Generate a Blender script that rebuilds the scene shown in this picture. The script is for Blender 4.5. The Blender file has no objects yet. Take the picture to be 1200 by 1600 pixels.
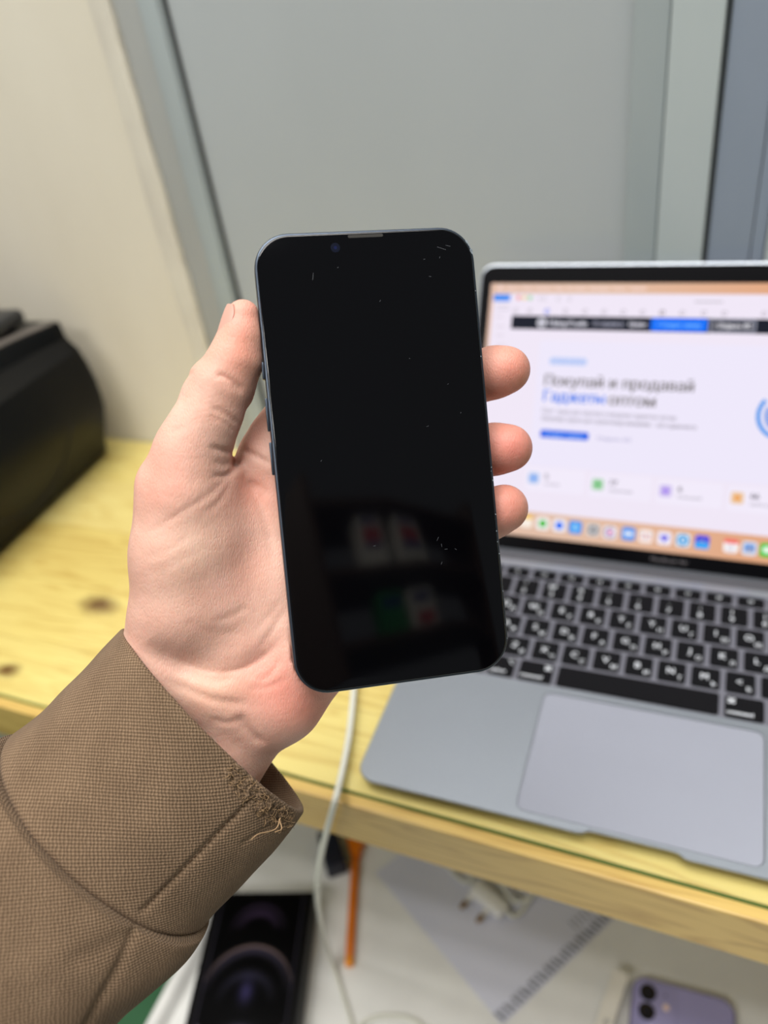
import bpy, bmesh, math, random
import numpy as np
import openvdb
from mathutils import Vector, Matrix, noise

random.seed(7)
np.random.seed(7)
SC = bpy.context.scene
COL = SC.collection
MM = 0.001

# ------------------------------------------------------------------ camera
RW = np.array([[0.92711433, 0.34985412, -0.13439161],
               [0.10423094, -0.58513749, -0.8042077],
               [-0.35999295, 0.73158472, -0.57895498]])   # rows: camera right, down, forward
CW = np.array([161.4335, -233.7191, 379.1658])               # camera position, mm
FPX = 1229.41                                             # focal length for a 1200 x 1600 frame
cam_data = bpy.data.cameras.new('camera')
cam = bpy.data.objects.new('camera', cam_data)
COL.objects.link(cam)
cam_data.sensor_fit = 'VERTICAL'
cam_data.sensor_height = 36.0
cam_data.sensor_width = 27.0
cam_data.lens = FPX / 1600 * 36.0
cam_data.clip_start = 0.01
cam_data.clip_end = 50
cam_data.dof.use_dof = True
cam_data.dof.focus_distance = 0.262
cam_data.dof.aperture_fstop = 6.0
cam.matrix_world = Matrix(((RW[0][0], -RW[1][0], -RW[2][0], CW[0] * MM),
                           (RW[0][1], -RW[1][1], -RW[2][1], CW[1] * MM),
                           (RW[0][2], -RW[1][2], -RW[2][2], CW[2] * MM),
                           (0, 0, 0, 1)))
SC.camera = cam

# ------------------------------------------------------------------ light
world = bpy.data.worlds.new('room_light')
SC.world = world
world.use_nodes = True
wb = world.node_tree.nodes['Background']
wb.inputs[0].default_value = (0.93, 0.97, 1.0, 1)
wb.inputs[1].default_value = 0.13


def strip_lamp(name, x, y, z, lx, ly, watts, color):
    ld = bpy.data.lights.new(name, 'AREA')
    ld.shape = 'RECTANGLE'
    ld.size, ld.size_y = lx, ly
    ld.energy = watts
    ld.color = color
    o = bpy.data.objects.new(name, ld)
    COL.objects.link(o)
    o.location = (x, y, z)
    return o


for i, ly in enumerate((-0.70, -0.52, -0.34, -0.16, 0.02, 0.20)):
    strip_lamp('ceiling_or_fill_lamp', -0.05, ly, 1.75, 1.5, 0.10, 7.8, (1.0, 0.975, 0.94))
for i, ly in enumerate((-1.70, -2.05)):
    strip_lamp('ceiling_or_fill_lamp', -0.65, ly, 1.75, 1.4, 0.10, 15.0, (1.0, 0.975, 0.94))  # added fill pair behind the camera, brightens the lower shelf, wall and hand

SC.view_settings.view_transform = 'Standard'
SC.view_settings.look = 'None'
SC.view_settings.exposure = 0.0
SC.view_settings.gamma = 1.0
SC.view_settings.use_curve_mapping = False


# ------------------------------------------------------------------ helpers
def ray(px, py):
    return RW.T @ np.array([(px - 600) / FPX, (py - 800) / FPX, 1.0])


def at(px, py, axis, value):
    """point (mm) of the room that a pixel of the photograph shows, on the plane axis = value"""
    r = ray(px, py)
    return CW + r * ((value - CW[axis]) / r[axis])


def srgb(r, g, b):
    def f(c):
        c /= 255.0
        return c / 12.92 if c <= 0.04045 else ((c + 0.055) / 1.055) ** 2.4
    return (f(r), f(g), f(b), 1.0)


def link(o, parent=None):
    COL.objects.link(o)
    if parent is not None:
        o.parent = parent
    return o


def empty(name, matrix=None, loc=None):
    o = bpy.data.objects.new(name, None)
    o.empty_display_size = 0.02
    COL.objects.link(o)
    if matrix is not None:
        o.matrix_world = matrix
    if loc is not None:
        o.location = loc
    return o


def tag(o, label, cat, group=None):
    o['label'] = label
    o['category'] = cat
    if group:
        o['group'] = group
    return o


def struct(o):
    o['kind'] = 'structure'
    return o


def mesh_data(name, verts, faces, mats, smooth=False, mat_idx=None, auto=None):
    me = bpy.data.meshes.new(name)
    me.from_pydata([tuple(float(c) * MM for c in v) for v in verts], [], [tuple(f) for f in faces])
    for m in (mats if isinstance(mats, (list, tuple)) else [mats]):
        me.materials.append(m)
    if mat_idx is not None:
        me.polygons.foreach_set('material_index', np.array(mat_idx, dtype=np.int32))
    if smooth:
        me.polygons.foreach_set('use_smooth', np.ones(len(me.polygons), dtype=bool))
        if auto is not None:
            me.set_sharp_from_angle(angle=math.radians(auto))
    me.update()
    return me


def mobj(name, verts, faces, mats, parent=None, smooth=False, mat_idx=None, auto=None, matrix=None):
    o = bpy.data.objects.new(name, mesh_data(name, verts, faces, mats, smooth, mat_idx, auto))
    link(o, parent)
    if matrix is not None:
        o.matrix_local = matrix
    return o


class Geo:
    def __init__(self):
        self.v, self.f, self.mi = [], [], []

    def add(self, v, f, mi=0):
        n = len(self.v)
        self.v += [tuple(p) for p in v]
        self.f += [tuple(i + n for i in q) for q in f]
        self.mi += [mi] * len(f)
        return self

    def obj(self, name, mats, parent=None, smooth=False, auto=None, matrix=None):
        return mobj(name, self.v, self.f, mats, parent, smooth, self.mi, auto, matrix)


def g_box(lo, hi, bev=0.0, seg=2):
    bm = bmesh.new()
    vs = [bm.verts.new((x, y, z)) for z in (lo[2], hi[2]) for y in (lo[1], hi[1]) for x in (lo[0], hi[0])]
    for q in ((0, 2, 3, 1), (4, 5, 7, 6), (0, 1, 5, 4), (2, 6, 7, 3), (0, 4, 6, 2), (1, 3, 7, 5)):
        bm.faces.new([vs[i] for i in q])
    if bev > 0:
        bmesh.ops.bevel(bm, geom=bm.edges[:], offset=bev, segments=seg, affect='EDGES', profile=0.5)
    bm.verts.index_update()
    v = [tuple(p.co) for p in bm.verts]
    f = [[p.index for p in q.verts] for q in bm.faces]
    bm.free()
    return v, f


def rr(x0, y0, x1, y1, r, n=6):
    """rounded rectangle outline, counter-clockwise"""
    pts = []
    for cx, cy, a0 in ((x1 - r, y1 - r, 0), (x0 + r, y1 - r, 90), (x0 + r, y0 + r, 180), (x1 - r, y0 + r, 270)):
        for k in range(n + 1):
            a = math.radians(a0 + 90 * k / n)
            pts.append((cx + r * math.cos(a), cy + r * math.sin(a)))
    return pts


def loft(rings, cap0=True, cap1=True, closed=True):
    n = len(rings[0])
    v = [p for r in rings for p in r]
    f = []
    for i in range(len(rings) - 1):
        for j in range(n if closed else n - 1):
            a, b = i * n + j, i * n + (j + 1) % n
            f.append((a, b, b + n, a + n))
    if cap0:
        f.append(tuple(reversed(range(n))))
    if cap1:
        f.append(tuple(range((len(rings) - 1) * n, len(rings) * n)))
    return v, f


def plate(x0, y0, x1, y1, r, z0, z1, bev=0.4, n=6):
    """flat rounded plate with a softened top edge"""
    r = max(r, bev + 0.05)
    rings = [[(x, y, z0) for x, y in rr(x0, y0, x1, y1, r, n)],
             [(x, y, z1 - bev) for x, y in rr(x0, y0, x1, y1, r, n)],
             [(x, y, z1 - bev * 0.3) for x, y in rr(x0 + bev * .3, y0 + bev * .3, x1 - bev * .3, y1 - bev * .3, r - bev * .3, n)],
             [(x, y, z1) for x, y in rr(x0 + bev, y0 + bev, x1 - bev, y1 - bev, r - bev, n)]]
    return loft(rings)


def crom(pts, n):
    """Catmull-Rom through the points, n steps a span"""
    P = np.array(pts, float)
    Q = np.vstack([2 * P[0] - P[1], P, 2 * P[-1] - P[-2]])
    out = []
    for i in range(1, len(Q) - 2):
        for k in range(n):
            t = k / n
            a, b, c, d = Q[i - 1], Q[i], Q[i + 1], Q[i + 2]
            out.append(0.5 * ((2 * b) + (c - a) * t + (2 * a - 5 * b + 4 * c - d) * t * t + (3 * b - a - 3 * c + d) * t ** 3))
    out.append(P[-1])
    return np.array(out)


def g_tube(path, rad, n=10, cap=True):
    P = np.array(path, float)
    R = np.broadcast_to(np.array(rad, float), (len(P),))
    T = np.gradient(P, axis=0)
    T /= np.linalg.norm(T, axis=1)[:, None] + 1e-9
    up = np.array([0, 0, 1.0]) if abs(T[0][2]) < 0.9 else np.array([1.0, 0, 0])
    rings = []
    N = np.cross(up, T[0])
    for i in range(len(P)):
        N = N - T[i] * (N @ T[i])
        N /= np.linalg.norm(N) + 1e-9
        B = np.cross(T[i], N)
        rings.append([tuple(P[i] + R[i] * (math.cos(a) * N + math.sin(a) * B)) for a in np.linspace(0, 2 * math.pi, n, endpoint=False)])
    return loft(rings, cap, cap)


def fill_holes(outer, holes, z):
    """flat face with holes"""
    bm = bmesh.new()
    es = []
    for lp in [outer] + holes:
        vs = [bm.verts.new((x, y, z)) for x, y in lp]
        es += [bm.edges.new((vs[i], vs[(i + 1) % len(vs)])) for i in range(len(vs))]
    bmesh.ops.triangle_fill(bm, use_beauty=True, use_dissolve=False, edges=es)
    bm.verts.index_update()
    for f in bm.faces:
        if f.normal.z < 0:
            f.normal_flip()
    v = [tuple(p.co) for p in bm.verts]
    f = [[p.index for p in q.verts] for q in bm.faces]
    bm.free()
    return v, f


_texts = {}


def text_geo(strings):
    """outline meshes of strings in the built-in font, height about 0.73 at size 1"""
    todo = [s for s in dict.fromkeys(strings) if s not in _texts]
    objs = []
    for s in todo:
        c = bpy.data.curves.new('text', 'FONT')
        c.body = s
        c.resolution_u = 3
        o = bpy.data.objects.new('text', c)
        COL.objects.link(o)
        objs.append((s, o, c))
    bpy.context.view_layer.update()
    dg = bpy.context.evaluated_depsgraph_get()
    for s, o, c in objs:
        me = o.evaluated_get(dg).to_mesh()
        v = np.array([p.co[:2] for p in me.vertices]) if len(me.vertices) else np.zeros((0, 2))
        f = [tuple(p.vertices) for p in me.polygons]
        o.evaluated_get(dg).to_mesh_clear()
        _texts[s] = (v, f)
    for s, o, c in objs:
        bpy.data.objects.remove(o)
        bpy.data.curves.remove(c)


def put_text(g, s, x, y, z, size, width=None, mi=0, center=False, bold=0.0):
    v, f = _texts[s]
    v = v * size
    w = v[:, 0].max() - v[:, 0].min()
    if width:
        v = v * np.array([width / w, 1])
        w = width
    x0 = x - v[:, 0].min() - (w / 2 if center else 0)
    for dx in ((0,) if bold == 0 else (-bold, bold)):
        g.add([(x0 + dx + a, y + b, z + (0.01 if dx > 0 else 0)) for a, b in v], f, mi)


# ------------------------------------------------------------------ materials
def mat(name, color, rough=0.5, metal=0.0, vary=0.06, scale=40.0, bump=0.0, bscale=400.0, spec=0.5, emit=None, estr=1.0, coat=0.0):
    m = bpy.data.materials.new(name)
    m.use_nodes = True
    nt = m.node_tree
    b = nt.nodes['Principled BSDF']
    b.inputs['Roughness'].default_value = rough
    b.inputs['Metallic'].default_value = metal
    b.inputs['Specular IOR Level'].default_value = spec
    b.inputs['Coat Weight'].default_value = coat
    c = color if len(color) == 4 else (*color, 1)
    tc = nt.nodes.new('ShaderNodeTexCoord')
    if vary > 0:
        nz = nt.nodes.new('ShaderNodeTexNoise')
        nz.inputs['Scale'].default_value = scale
        nz.inputs['Detail'].default_value = 4
        mx = nt.nodes.new('ShaderNodeMix')
        mx.data_type = 'RGBA'
        mx.inputs[6].default_value = tuple(x * (1 - vary) for x in c[:3]) + (1,)
        mx.inputs[7].default_value = tuple(min(1, x * (1 + vary)) for x in c[:3]) + (1,)
        nt.links.new(tc.outputs['Object'], nz.inputs['Vector'])
        nt.links.new(nz.outputs['Fac'], mx.inputs[0])
        nt.links.new(mx.outputs[2], b.inputs['Base Color'])
    else:
        b.inputs['Base Color'].default_value = c
    if bump > 0:
        n2 = nt.nodes.new('ShaderNodeTexNoise')
        n2.inputs['Scale'].default_value = bscale
        n2.inputs['Detail'].default_value = 5
        bp = nt.nodes.new('ShaderNodeBump')
        bp.inputs['Strength'].default_value = bump
        bp.inputs['Distance'].default_value = 0.0005
        nt.links.new(tc.outputs['Object'], n2.inputs['Vector'])
        nt.links.new(n2.outputs['Fac'], bp.inputs['Height'])
        nt.links.new(bp.outputs['Normal'], b.inputs['Normal'])
    if emit is not None:
        b.inputs['Emission Color'].default_value = emit
        b.inputs['Emission Strength'].default_value = estr
    return m


def nodes_of(m):
    return m.node_tree, m.node_tree.nodes, m.node_tree.links


def math_node(nt, op, a, b=None, c=None):
    n = nt.nodes.new('ShaderNodeMath')
    n.operation = op
    for i, x in enumerate((a, b, c)):
        if x is None:
            continue
        if isinstance(x, (int, float)):
            n.inputs[i].default_value = x
        else:
            nt.links.new(x, n.inputs[i])
    return n.outputs[0]


def pine(name, light, dark, knots=(), seed=0.0, warm=1.0):
    """pine board with grain along x; knots = (x, y, radius) in mm"""
    m = bpy.data.materials.new(name)
    m.use_nodes = True
    nt, N, L = nodes_of(m)
    b = N['Principled BSDF']
    b.inputs['Roughness'].default_value = 0.38
    tc = N.new('ShaderNodeTexCoord')
    mp = N.new('ShaderNodeMapping')
    mp.inputs['Location'].default_value = (seed, seed * 0.37, seed * 0.71)
    mp.inputs['Scale'].default_value = (1.3, 16, 16)
    L.new(tc.outputs['Object'], mp.inputs['Vector'])
    n1 = N.new('ShaderNodeTexNoise')
    n1.inputs['Scale'].default_value = 3.2
    n1.inputs['Detail'].default_value = 3
    n1.inputs['Distortion'].default_value = 0.6
    L.new(mp.outputs[0], n1.inputs['Vector'])
    rings = math_node(nt, 'MULTIPLY', n1.outputs['Fac'], 9.0)
    rings = math_node(nt, 'FRACT', rings)
    ramp = N.new('ShaderNodeValToRGB')
    ramp.color_ramp.elements[0].position = 0.0
    ramp.color_ramp.elements[0].color = light
    ramp.color_ramp.elements[1].position = 1.0
    ramp.color_ramp.elements[1].color = light
    e = ramp.color_ramp.elements.new(0.72)
    e.color = tuple(light[i] * 0.45 + dark[i] * 0.55 for i in range(3)) + (1,)
    e = ramp.color_ramp.elements.new(0.45)
    e.color = light
    L.new(rings, ramp.inputs[0])
    mp2 = N.new('ShaderNodeMapping')
    mp2.inputs['Scale'].default_value = (6, 300, 300)
    L.new(tc.outputs['Object'], mp2.inputs['Vector'])
    n2 = N.new('ShaderNodeTexNoise')
    n2.inputs['Scale'].default_value = 3.0
    n2.inputs['Detail'].default_value = 2
    L.new(mp2.outputs[0], n2.inputs['Vector'])
    mx = N.new('ShaderNodeMix')
    mx.data_type = 'RGBA'
    mx.blend_type = 'MULTIPLY'
    f = math_node(nt, 'MULTIPLY', n2.outputs['Fac'], 0.28)
    L.new(f, mx.inputs[0])
    L.new(ramp.outputs[0], mx.inputs[6])
    mx.inputs[7].default_value = (0.76, 0.62, 0.38, 1)
    col = mx.outputs[2]
    sep = N.new('ShaderNodeSeparateXYZ')
    nd = N.new('ShaderNodeTexNoise')
    nd.inputs['Scale'].default_value = 60
    L.new(tc.outputs['Object'], nd.inputs['Vector'])
    L.new(tc.outputs['Object'], sep.inputs[0])
    for kx, ky, kr in knots:
        dx = math_node(nt, 'MULTIPLY', math_node(nt, 'SUBTRACT', sep.outputs[0], kx * MM), 0.62)
        dy = math_node(nt, 'SUBTRACT', sep.outputs[1], ky * MM)
        d = math_node(nt, 'SQRT', math_node(nt, 'ADD', math_node(nt, 'MULTIPLY', dx, dx), math_node(nt, 'MULTIPLY', dy, dy)))
        d = math_node(nt, 'ADD', d, math_node(nt, 'MULTIPLY', math_node(nt, 'SUBTRACT', nd.outputs['Fac'], 0.5), kr * MM * 1.1))
        kk = N.new('ShaderNodeValToRGB')
        kk.color_ramp.elements[0].position = 0.25
        kk.color_ramp.elements[0].color = (1, 1, 1, 1)
        kk.color_ramp.elements[1].position = 1.0
        kk.color_ramp.elements[1].color = (0, 0, 0, 1)
        L.new(math_node(nt, 'DIVIDE', d, kr * MM * 1.5), kk.inputs[0])
        k2 = N.new('ShaderNodeMix')
        k2.data_type = 'RGBA'
        L.new(kk.outputs[0], k2.inputs[0])
        L.new(col, k2.inputs[6])
        k2.inputs[7].default_value = srgb(112, 78, 42)
        col = k2.outputs[2]
    L.new(col, b.inputs['Base Color'])
    bp = N.new('ShaderNodeBump')
    bp.inputs['Strength'].default_value = 0.15
    bp.inputs['Distance'].default_value = 0.0004
    L.new(n2.outputs['Fac'], bp.inputs['Height'])
    L.new(bp.outputs['Normal'], b.inputs['Normal'])
    return m


def wall_paint(name, a, b_, rough=0.7, scale=5.0, spec=0.3, bump=0.12):
    m = mat(name, a, rough, vary=0, bump=bump, bscale=120, spec=spec)
    nt, N, L = nodes_of(m)
    bs = N['Principled BSDF']
    tc = N.new('ShaderNodeTexCoord')
    mp = N.new('ShaderNodeMapping')
    mp.inputs['Scale'].default_value = (1, 1, 0.45)
    L.new(tc.outputs['Object'], mp.inputs[0])
    nz = N.new('ShaderNodeTexNoise')
    nz.inputs['Scale'].default_value = scale
    nz.inputs['Detail'].default_value = 5
    nz.inputs['Roughness'].default_value = 0.55
    L.new(mp.outputs[0], nz.inputs[0])
    r = N.new('ShaderNodeValToRGB')
    r.color_ramp.elements[0].position = 0.35
    r.color_ramp.elements[0].color = a
    r.color_ramp.elements[1].position = 0.68
    r.color_ramp.elements[1].color = b_
    L.new(nz.outputs[0], r.inputs[0])
    L.new(r.outputs[0], bs.inputs['Base Color'])
    return m


M_beige = wall_paint('beige_paint', srgb(224, 218, 203), srgb(215, 208, 191))
M_plaster = wall_paint('white_plaster', srgb(224, 219, 205), srgb(208, 202, 190), 0.8, 30, bump=0.5)
M_panel = wall_paint('grey_panel', srgb(178, 184, 187), srgb(170, 176, 179), 0.35, 3, 0.4, 0.03)
M_frame = wall_paint('grey_frame', srgb(168, 170, 168), srgb(158, 161, 160), 0.5, 12)
M_frame2 = wall_paint('grey_frame_light', srgb(168, 178, 180), srgb(160, 168, 171), 0.4, 12)
M_trim1 = wall_paint('pale_grey_metal', srgb(158, 167, 169), srgb(150, 160, 163), 0.4, 9, bump=0.03)
M_trim2 = wall_paint('lighter_grey_metal', srgb(180, 189, 190), srgb(172, 182, 184), 0.4, 9, bump=0.03)
M_blue = wall_paint('blue_grey_metal', srgb(142, 152, 168), srgb(133, 144, 158), 0.35, 6, bump=0.03)
M_dark = mat('dark_shade', srgb(48, 50, 50), 0.8)  # shade as colour, for the frame gap and below the tabletop
M_gap = mat('grey_shade', srgb(92, 97, 98), 0.6)  # shade as colour, for the right frame's gap
M_green = mat('green_floor_paint', srgb(60, 112, 74), 0.6, vary=0.12, scale=30)
M_shelf = wall_paint('white_laminate', srgb(226, 226, 222), srgb(216, 215, 212), 0.35, 14, bump=0.02)
M_alu = mat('space_grey_aluminium', srgb(154, 159, 167), 0.3, 0.75, vary=0.02, scale=800, bump=0.02, bscale=3000)
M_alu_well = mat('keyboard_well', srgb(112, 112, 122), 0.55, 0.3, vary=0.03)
M_pad = mat('trackpad_glass', srgb(152, 155, 167), 0.5, 0.3, vary=0.015)
M_key = mat('black_key_plastic', srgb(13, 13, 16), 0.6, vary=0.1, scale=300, spec=0.1)
M_legend = mat('key_legend', srgb(200, 203, 208), 0.6, vary=0.0, emit=srgb(215, 222, 232), estr=0.18)
M_bezel = mat('black_bezel_glass', srgb(8, 8, 11), 0.2, vary=0.0, spec=0.1)
M_grey_print = mat('grey_print', srgb(96, 92, 96), 0.5, vary=0.0)
M_hinge = mat('dark_hinge_plastic', srgb(88, 88, 94), 0.5, 0.3, vary=0.03)
M_rubber = mat('black_rubber', srgb(30, 30, 31), 0.8, vary=0.05)
M_black = mat('black_plastic', srgb(10, 11, 12), 0.3, vary=0.08, scale=200, bump=0.03, bscale=2500, spec=0.18)
M_black_soft = mat('black_satin_plastic', srgb(34, 35, 38), 0.28, vary=0.05)
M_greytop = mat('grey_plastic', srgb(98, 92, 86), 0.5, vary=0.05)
M_cable = mat('white_cable_rubber', srgb(214, 214, 202), 0.45, vary=0.03)
M_white = mat('white_plastic', srgb(232, 231, 226), 0.4, vary=0.02)
M_brass = mat('brass_pin', srgb(150, 118, 70), 0.35, 0.9, vary=0.05)
M_orange = mat('orange_plastic', srgb(214, 112, 10), 0.35, vary=0.1, scale=30)
M_orange_tip = mat('light_orange_plastic', srgb(240, 150, 30), 0.35, vary=0.05)
M_navy = mat('navy_plastic', srgb(16, 20, 42), 0.35, vary=0.1)
M_purple = mat('lavender_glass', srgb(158, 154, 198), 0.18, vary=0.02, coat=0.3)
M_purple_frame = mat('lavender_aluminium', srgb(120, 112, 152), 0.35, 0.7, vary=0.02)
M_lens = mat('lens_glass', srgb(22, 22, 28), 0.1, vary=0.0)
M_flash = mat('flash_cover', srgb(236, 206, 190), 0.3, vary=0.0)
M_boxblack = mat('black_carton', srgb(8, 7, 9), 0.4, vary=0.05, spec=0.12)
M_carton = mat('white_carton', srgb(226, 222, 212), 0.5, vary=0.02)
M_carton_side = mat('carton_side', srgb(120, 112, 116), 0.35, vary=0.1)
M_ph_frame = mat('midnight_aluminium', srgb(72, 80, 91), 0.32, 0.8, vary=0.03)
M_ph_glass = mat('black_screen_glass', srgb(3, 3, 5), 0.06, vary=0.0, spec=0.5)
M_ph_border = mat('screen_border', srgb(6, 7, 9), 0.2, vary=0.0)
M_ph_back = mat('midnight_glass_back', srgb(22, 28, 40), 0.15, vary=0.02)
M_chip = mat('chipped_edge', srgb(150, 160, 168), 0.4, 0.3, vary=0.2, scale=900)
M_scratch = mat('scratch', srgb(70, 73, 78), 0.6, vary=0.0)
M_slot = mat('earpiece_mesh', srgb(44, 42, 38), 0.6, 0.2, vary=0.2, scale=2500)

M_wood = [pine('pine_a', srgb(230, 206, 130), srgb(198, 160, 82), [(-262.8, 99.0, 9.5)], 0.0),
          pine('pine_b', srgb(233, 211, 136), srgb(204, 168, 92), [(-288.7, 22.4, 6.0)], 1.7),
          pine('pine_c', srgb(224, 198, 122), srgb(190, 150, 74), [], 3.1),
          pine('pine_d', srgb(234, 212, 142), srgb(206, 172, 98), [], 4.4)]
M_woodfront = pine('pine_front', srgb(214, 182, 106), srgb(166, 126, 58), [], 6.3)

# glass sheet: clear faces with fresnel reflection, green edge
M_glass = bpy.data.materials.new('clear_glass')
M_glass.use_nodes = True
nt, N, L = nodes_of(M_glass)
for n in list(N):
    if n.type != 'OUTPUT_MATERIAL':
        N.remove(n)
tr = N.new('ShaderNodeBsdfTransparent')
tr.inputs[0].default_value = (0.97, 0.985, 0.97, 1)
gl = N.new('ShaderNodeBsdfGlossy')
gl.inputs['Roughness'].default_value = 0.03
lw = N.new('ShaderNodeLayerWeight')
lw.inputs[0].default_value = 0.5
fr = N.new('ShaderNodeMath')                       # Schlick reflectance, the same from both sides of the sheet
fr.operation = 'MULTIPLY_ADD'
pw = N.new('ShaderNodeMath')
pw.operation = 'POWER'
pw.inputs[1].default_value = 5.0
L.new(lw.outputs['Facing'], pw.inputs[0])
L.new(pw.outputs[0], fr.inputs[0])
fr.inputs[1].default_value = 0.9
fr.inputs[2].default_value = 0.02
mxs = N.new('ShaderNodeMixShader')
L.new(fr.outputs[0], mxs.inputs[0])
L.new(tr.outputs[0], mxs.inputs[1])
L.new(gl.outputs[0], mxs.inputs[2])
L.new(mxs.outputs[0], [n for n in N if n.type == 'OUTPUT_MATERIAL'][0].inputs[0])
M_glassedge = mat('green_glass_edge', srgb(74, 122, 62), 0.2, vary=0.15, scale=20)


def skin_material():
    m = bpy.data.materials.new('skin')
    m.use_nodes = True
    nt, N, L = nodes_of(m)
    b = N['Principled BSDF']
    at_ = N.new('ShaderNodeVertexColor')
    at_.layer_name = 'tint'
    tc = N.new('ShaderNodeTexCoord')
    nz = N.new('ShaderNodeTexNoise')
    nz.inputs['Scale'].default_value = 75
    nz.inputs['Detail'].default_value = 6
    L.new(tc.outputs['Object'], nz.inputs[0])
    mx = N.new('ShaderNodeMix')
    mx.data_type = 'RGBA'
    mx.blend_type = 'MULTIPLY'
    rm = N.new('ShaderNodeValToRGB')
    rm.color_ramp.elements[0].position = 0.3
    rm.color_ramp.elements[0].color = (0.90, 0.80, 0.77, 1)
    rm.color_ramp.elements[1].position = 0.7
    rm.color_ramp.elements[1].color = (1, 1, 1, 1)
    L.new(nz.outputs[0], rm.inputs[0])
    mx.inputs[0].default_value = 0.8
    L.new(at_.outputs[0], mx.inputs[6])
    L.new(rm.outputs[0], mx.inputs[7])
    L.new(mx.outputs[2], b.inputs['Base Color'])
    b.inputs['Roughness'].default_value = 0.48
    b.inputs['Specular IOR Level'].default_value = 0.35
    b.inputs['Subsurface Weight'].default_value = 0.25
    b.inputs['Subsurface Radius'].default_value = (1.0, 0.35, 0.2)
    b.inputs['Subsurface Scale'].default_value = 0.004
    # fine skin lines: stretched cells plus pores
    mp = N.new('ShaderNodeMapping')
    mp.inputs['Rotation'].default_value = (0, 0, math.radians(35))
    mp.inputs['Scale'].default_value = (1400, 520, 700)
    L.new(tc.outputs['Object'], mp.inputs[0])
    vo = N.new('ShaderNodeTexVoronoi')
    vo.feature = 'DISTANCE_TO_EDGE'
    vo.inputs['Scale'].default_value = 1.0
    L.new(mp.outputs[0], vo.inputs['Vector'])
    n3 = N.new('ShaderNodeTexNoise')
    n3.inputs['Scale'].default_value = 260
    n3.inputs['Detail'].default_value = 6
    L.new(tc.outputs['Object'], n3.inputs[0])
    h = math_node(nt, 'ADD', math_node(nt, 'MULTIPLY', math_node(nt, 'MINIMUM', vo.outputs['Distance'], 0.25), 1.0),
                  math_node(nt, 'MULTIPLY', n3.outputs['Fac'], 1.2))
    bp = N.new('ShaderNodeBump')
    bp.inputs['Strength'].default_value = 0.35
    bp.inputs['Distance'].default_value = 0.0006
    L.new(h, bp.inputs['Height'])
    L.new(bp.outputs[0], b.inputs['Normal'])
    return m


def canvas_material(name, base, dark, light):
    """woven canvas; UV in millimetres"""
    m = bpy.data.materials.new(name)
    m.use_nodes = True
    nt, N, L = nodes_of(m)
    b = N['Principled BSDF']
    b.inputs['Roughness'].default_value = 0.9
    b.inputs['Specular IOR Level'].default_value = 0.1
    b.inputs['Sheen Weight'].default_value = 0.06
    b.inputs['Sheen Roughness'].default_value = 0.5
    uv = N.new('ShaderNodeTexCoord')
    nw = N.new('ShaderNodeTexNoise')
    nw.inputs['Scale'].default_value = 0.5
    nw.inputs['Detail'].default_value = 3
    L.new(uv.outputs['UV'], nw.inputs['Vector'])
    sep = N.new('ShaderNodeSeparateXYZ')
    L.new(uv.outputs['UV'], sep.inputs[0])
    wob = math_node(nt, 'MULTIPLY', math_node(nt, 'SUBTRACT', nw.outputs['Fac'], 0.5), 0.9)
    P = 2 * math.pi / 1.35
    su = math_node(nt, 'SINE', math_node(nt, 'MULTIPLY', math_node(nt, 'ADD', sep.outputs[0], wob), P))
    sv = math_node(nt, 'SINE', math_node(nt, 'MULTIPLY', math_node(nt, 'ADD', sep.outputs[1], wob), P))
    w = math_node(nt, 'MULTIPLY', su, sv)                       # -1..1 basket
    h = math_node(nt, 'MULTIPLY_ADD', w, 0.5, 0.5)
    r = N.new('ShaderNodeValToRGB')
    r.color_ramp.elements[0].position = 0.12
    r.color_ramp.elements[0].color = dark
    r.color_ramp.elements[1].position = 0.95
    r.color_ramp.elements[1].color = light
    e = r.color_ramp.elements.new(0.5)
    e.color = base
    L.new(h, r.inputs[0])
    n2 = N.new('ShaderNodeTexNoise')
    n2.inputs['Scale'].default_value = 0.09
    n2.inputs['Detail'].default_value = 5
    L.new(uv.outputs['UV'], n2.inputs['Vector'])
    rr_ = N.new('ShaderNodeValToRGB')
    rr_.color_ramp.elements[0].position = 0.3
    rr_.color_ramp.elements[0].color = (0.86, 0.84, 0.82, 1)
    rr_.color_ramp.elements[1].position = 0.75
    rr_.color_ramp.elements[1].color = (1.06, 1.05, 1.03, 1)
    L.new(n2.outputs['Fac'], rr_.inputs[0])
    mx = N.new('ShaderNodeMix')
    mx.data_type = 'RGBA'
    mx.blend_type = 'MULTIPLY'
    mx.inputs[0].default_value = 1
    L.new(r.outputs[0], mx.inputs[6])
    L.new(rr_.outputs[0], mx.inputs[7])
    L.new(mx.outputs[2], b.inputs['Base Color'])
    n4 = N.new('ShaderNodeTexNoise')
    n4.inputs['Scale'].default_value = 3.0
    n4.inputs['Detail'].default_value = 3
    L.new(uv.outputs['UV'], n4.inputs['Vector'])
    hh = math_node(nt, 'ADD', h, math_node(nt, 'MULTIPLY', n4.outputs['Fac'], 0.7))
    bp = N.new('ShaderNodeBump')
    bp.inputs['Strength'].default_value = 0.8
    bp.inputs['Distance'].default_value = 0.0004
    L.new(hh, bp.inputs['Height'])
    L.new(bp.outputs[0], b.inputs['Normal'])
    return m


M_skin = skin_material()
M_nail = mat('nail', srgb(214, 160, 144), 0.3, vary=0.02, coat=0.3)
M_canvas = canvas_material('brown_canvas', srgb(122, 101, 80), srgb(97, 79, 62), srgb(147, 124, 101))
M_thread = mat('brown_thread', srgb(158, 130, 98), 0.9, vary=0.25, scale=500, spec=0.1)
M_stitch = mat('dark_stitching', srgb(70, 52, 36), 0.95, vary=0.2, scale=500, spec=0.1)

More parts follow.
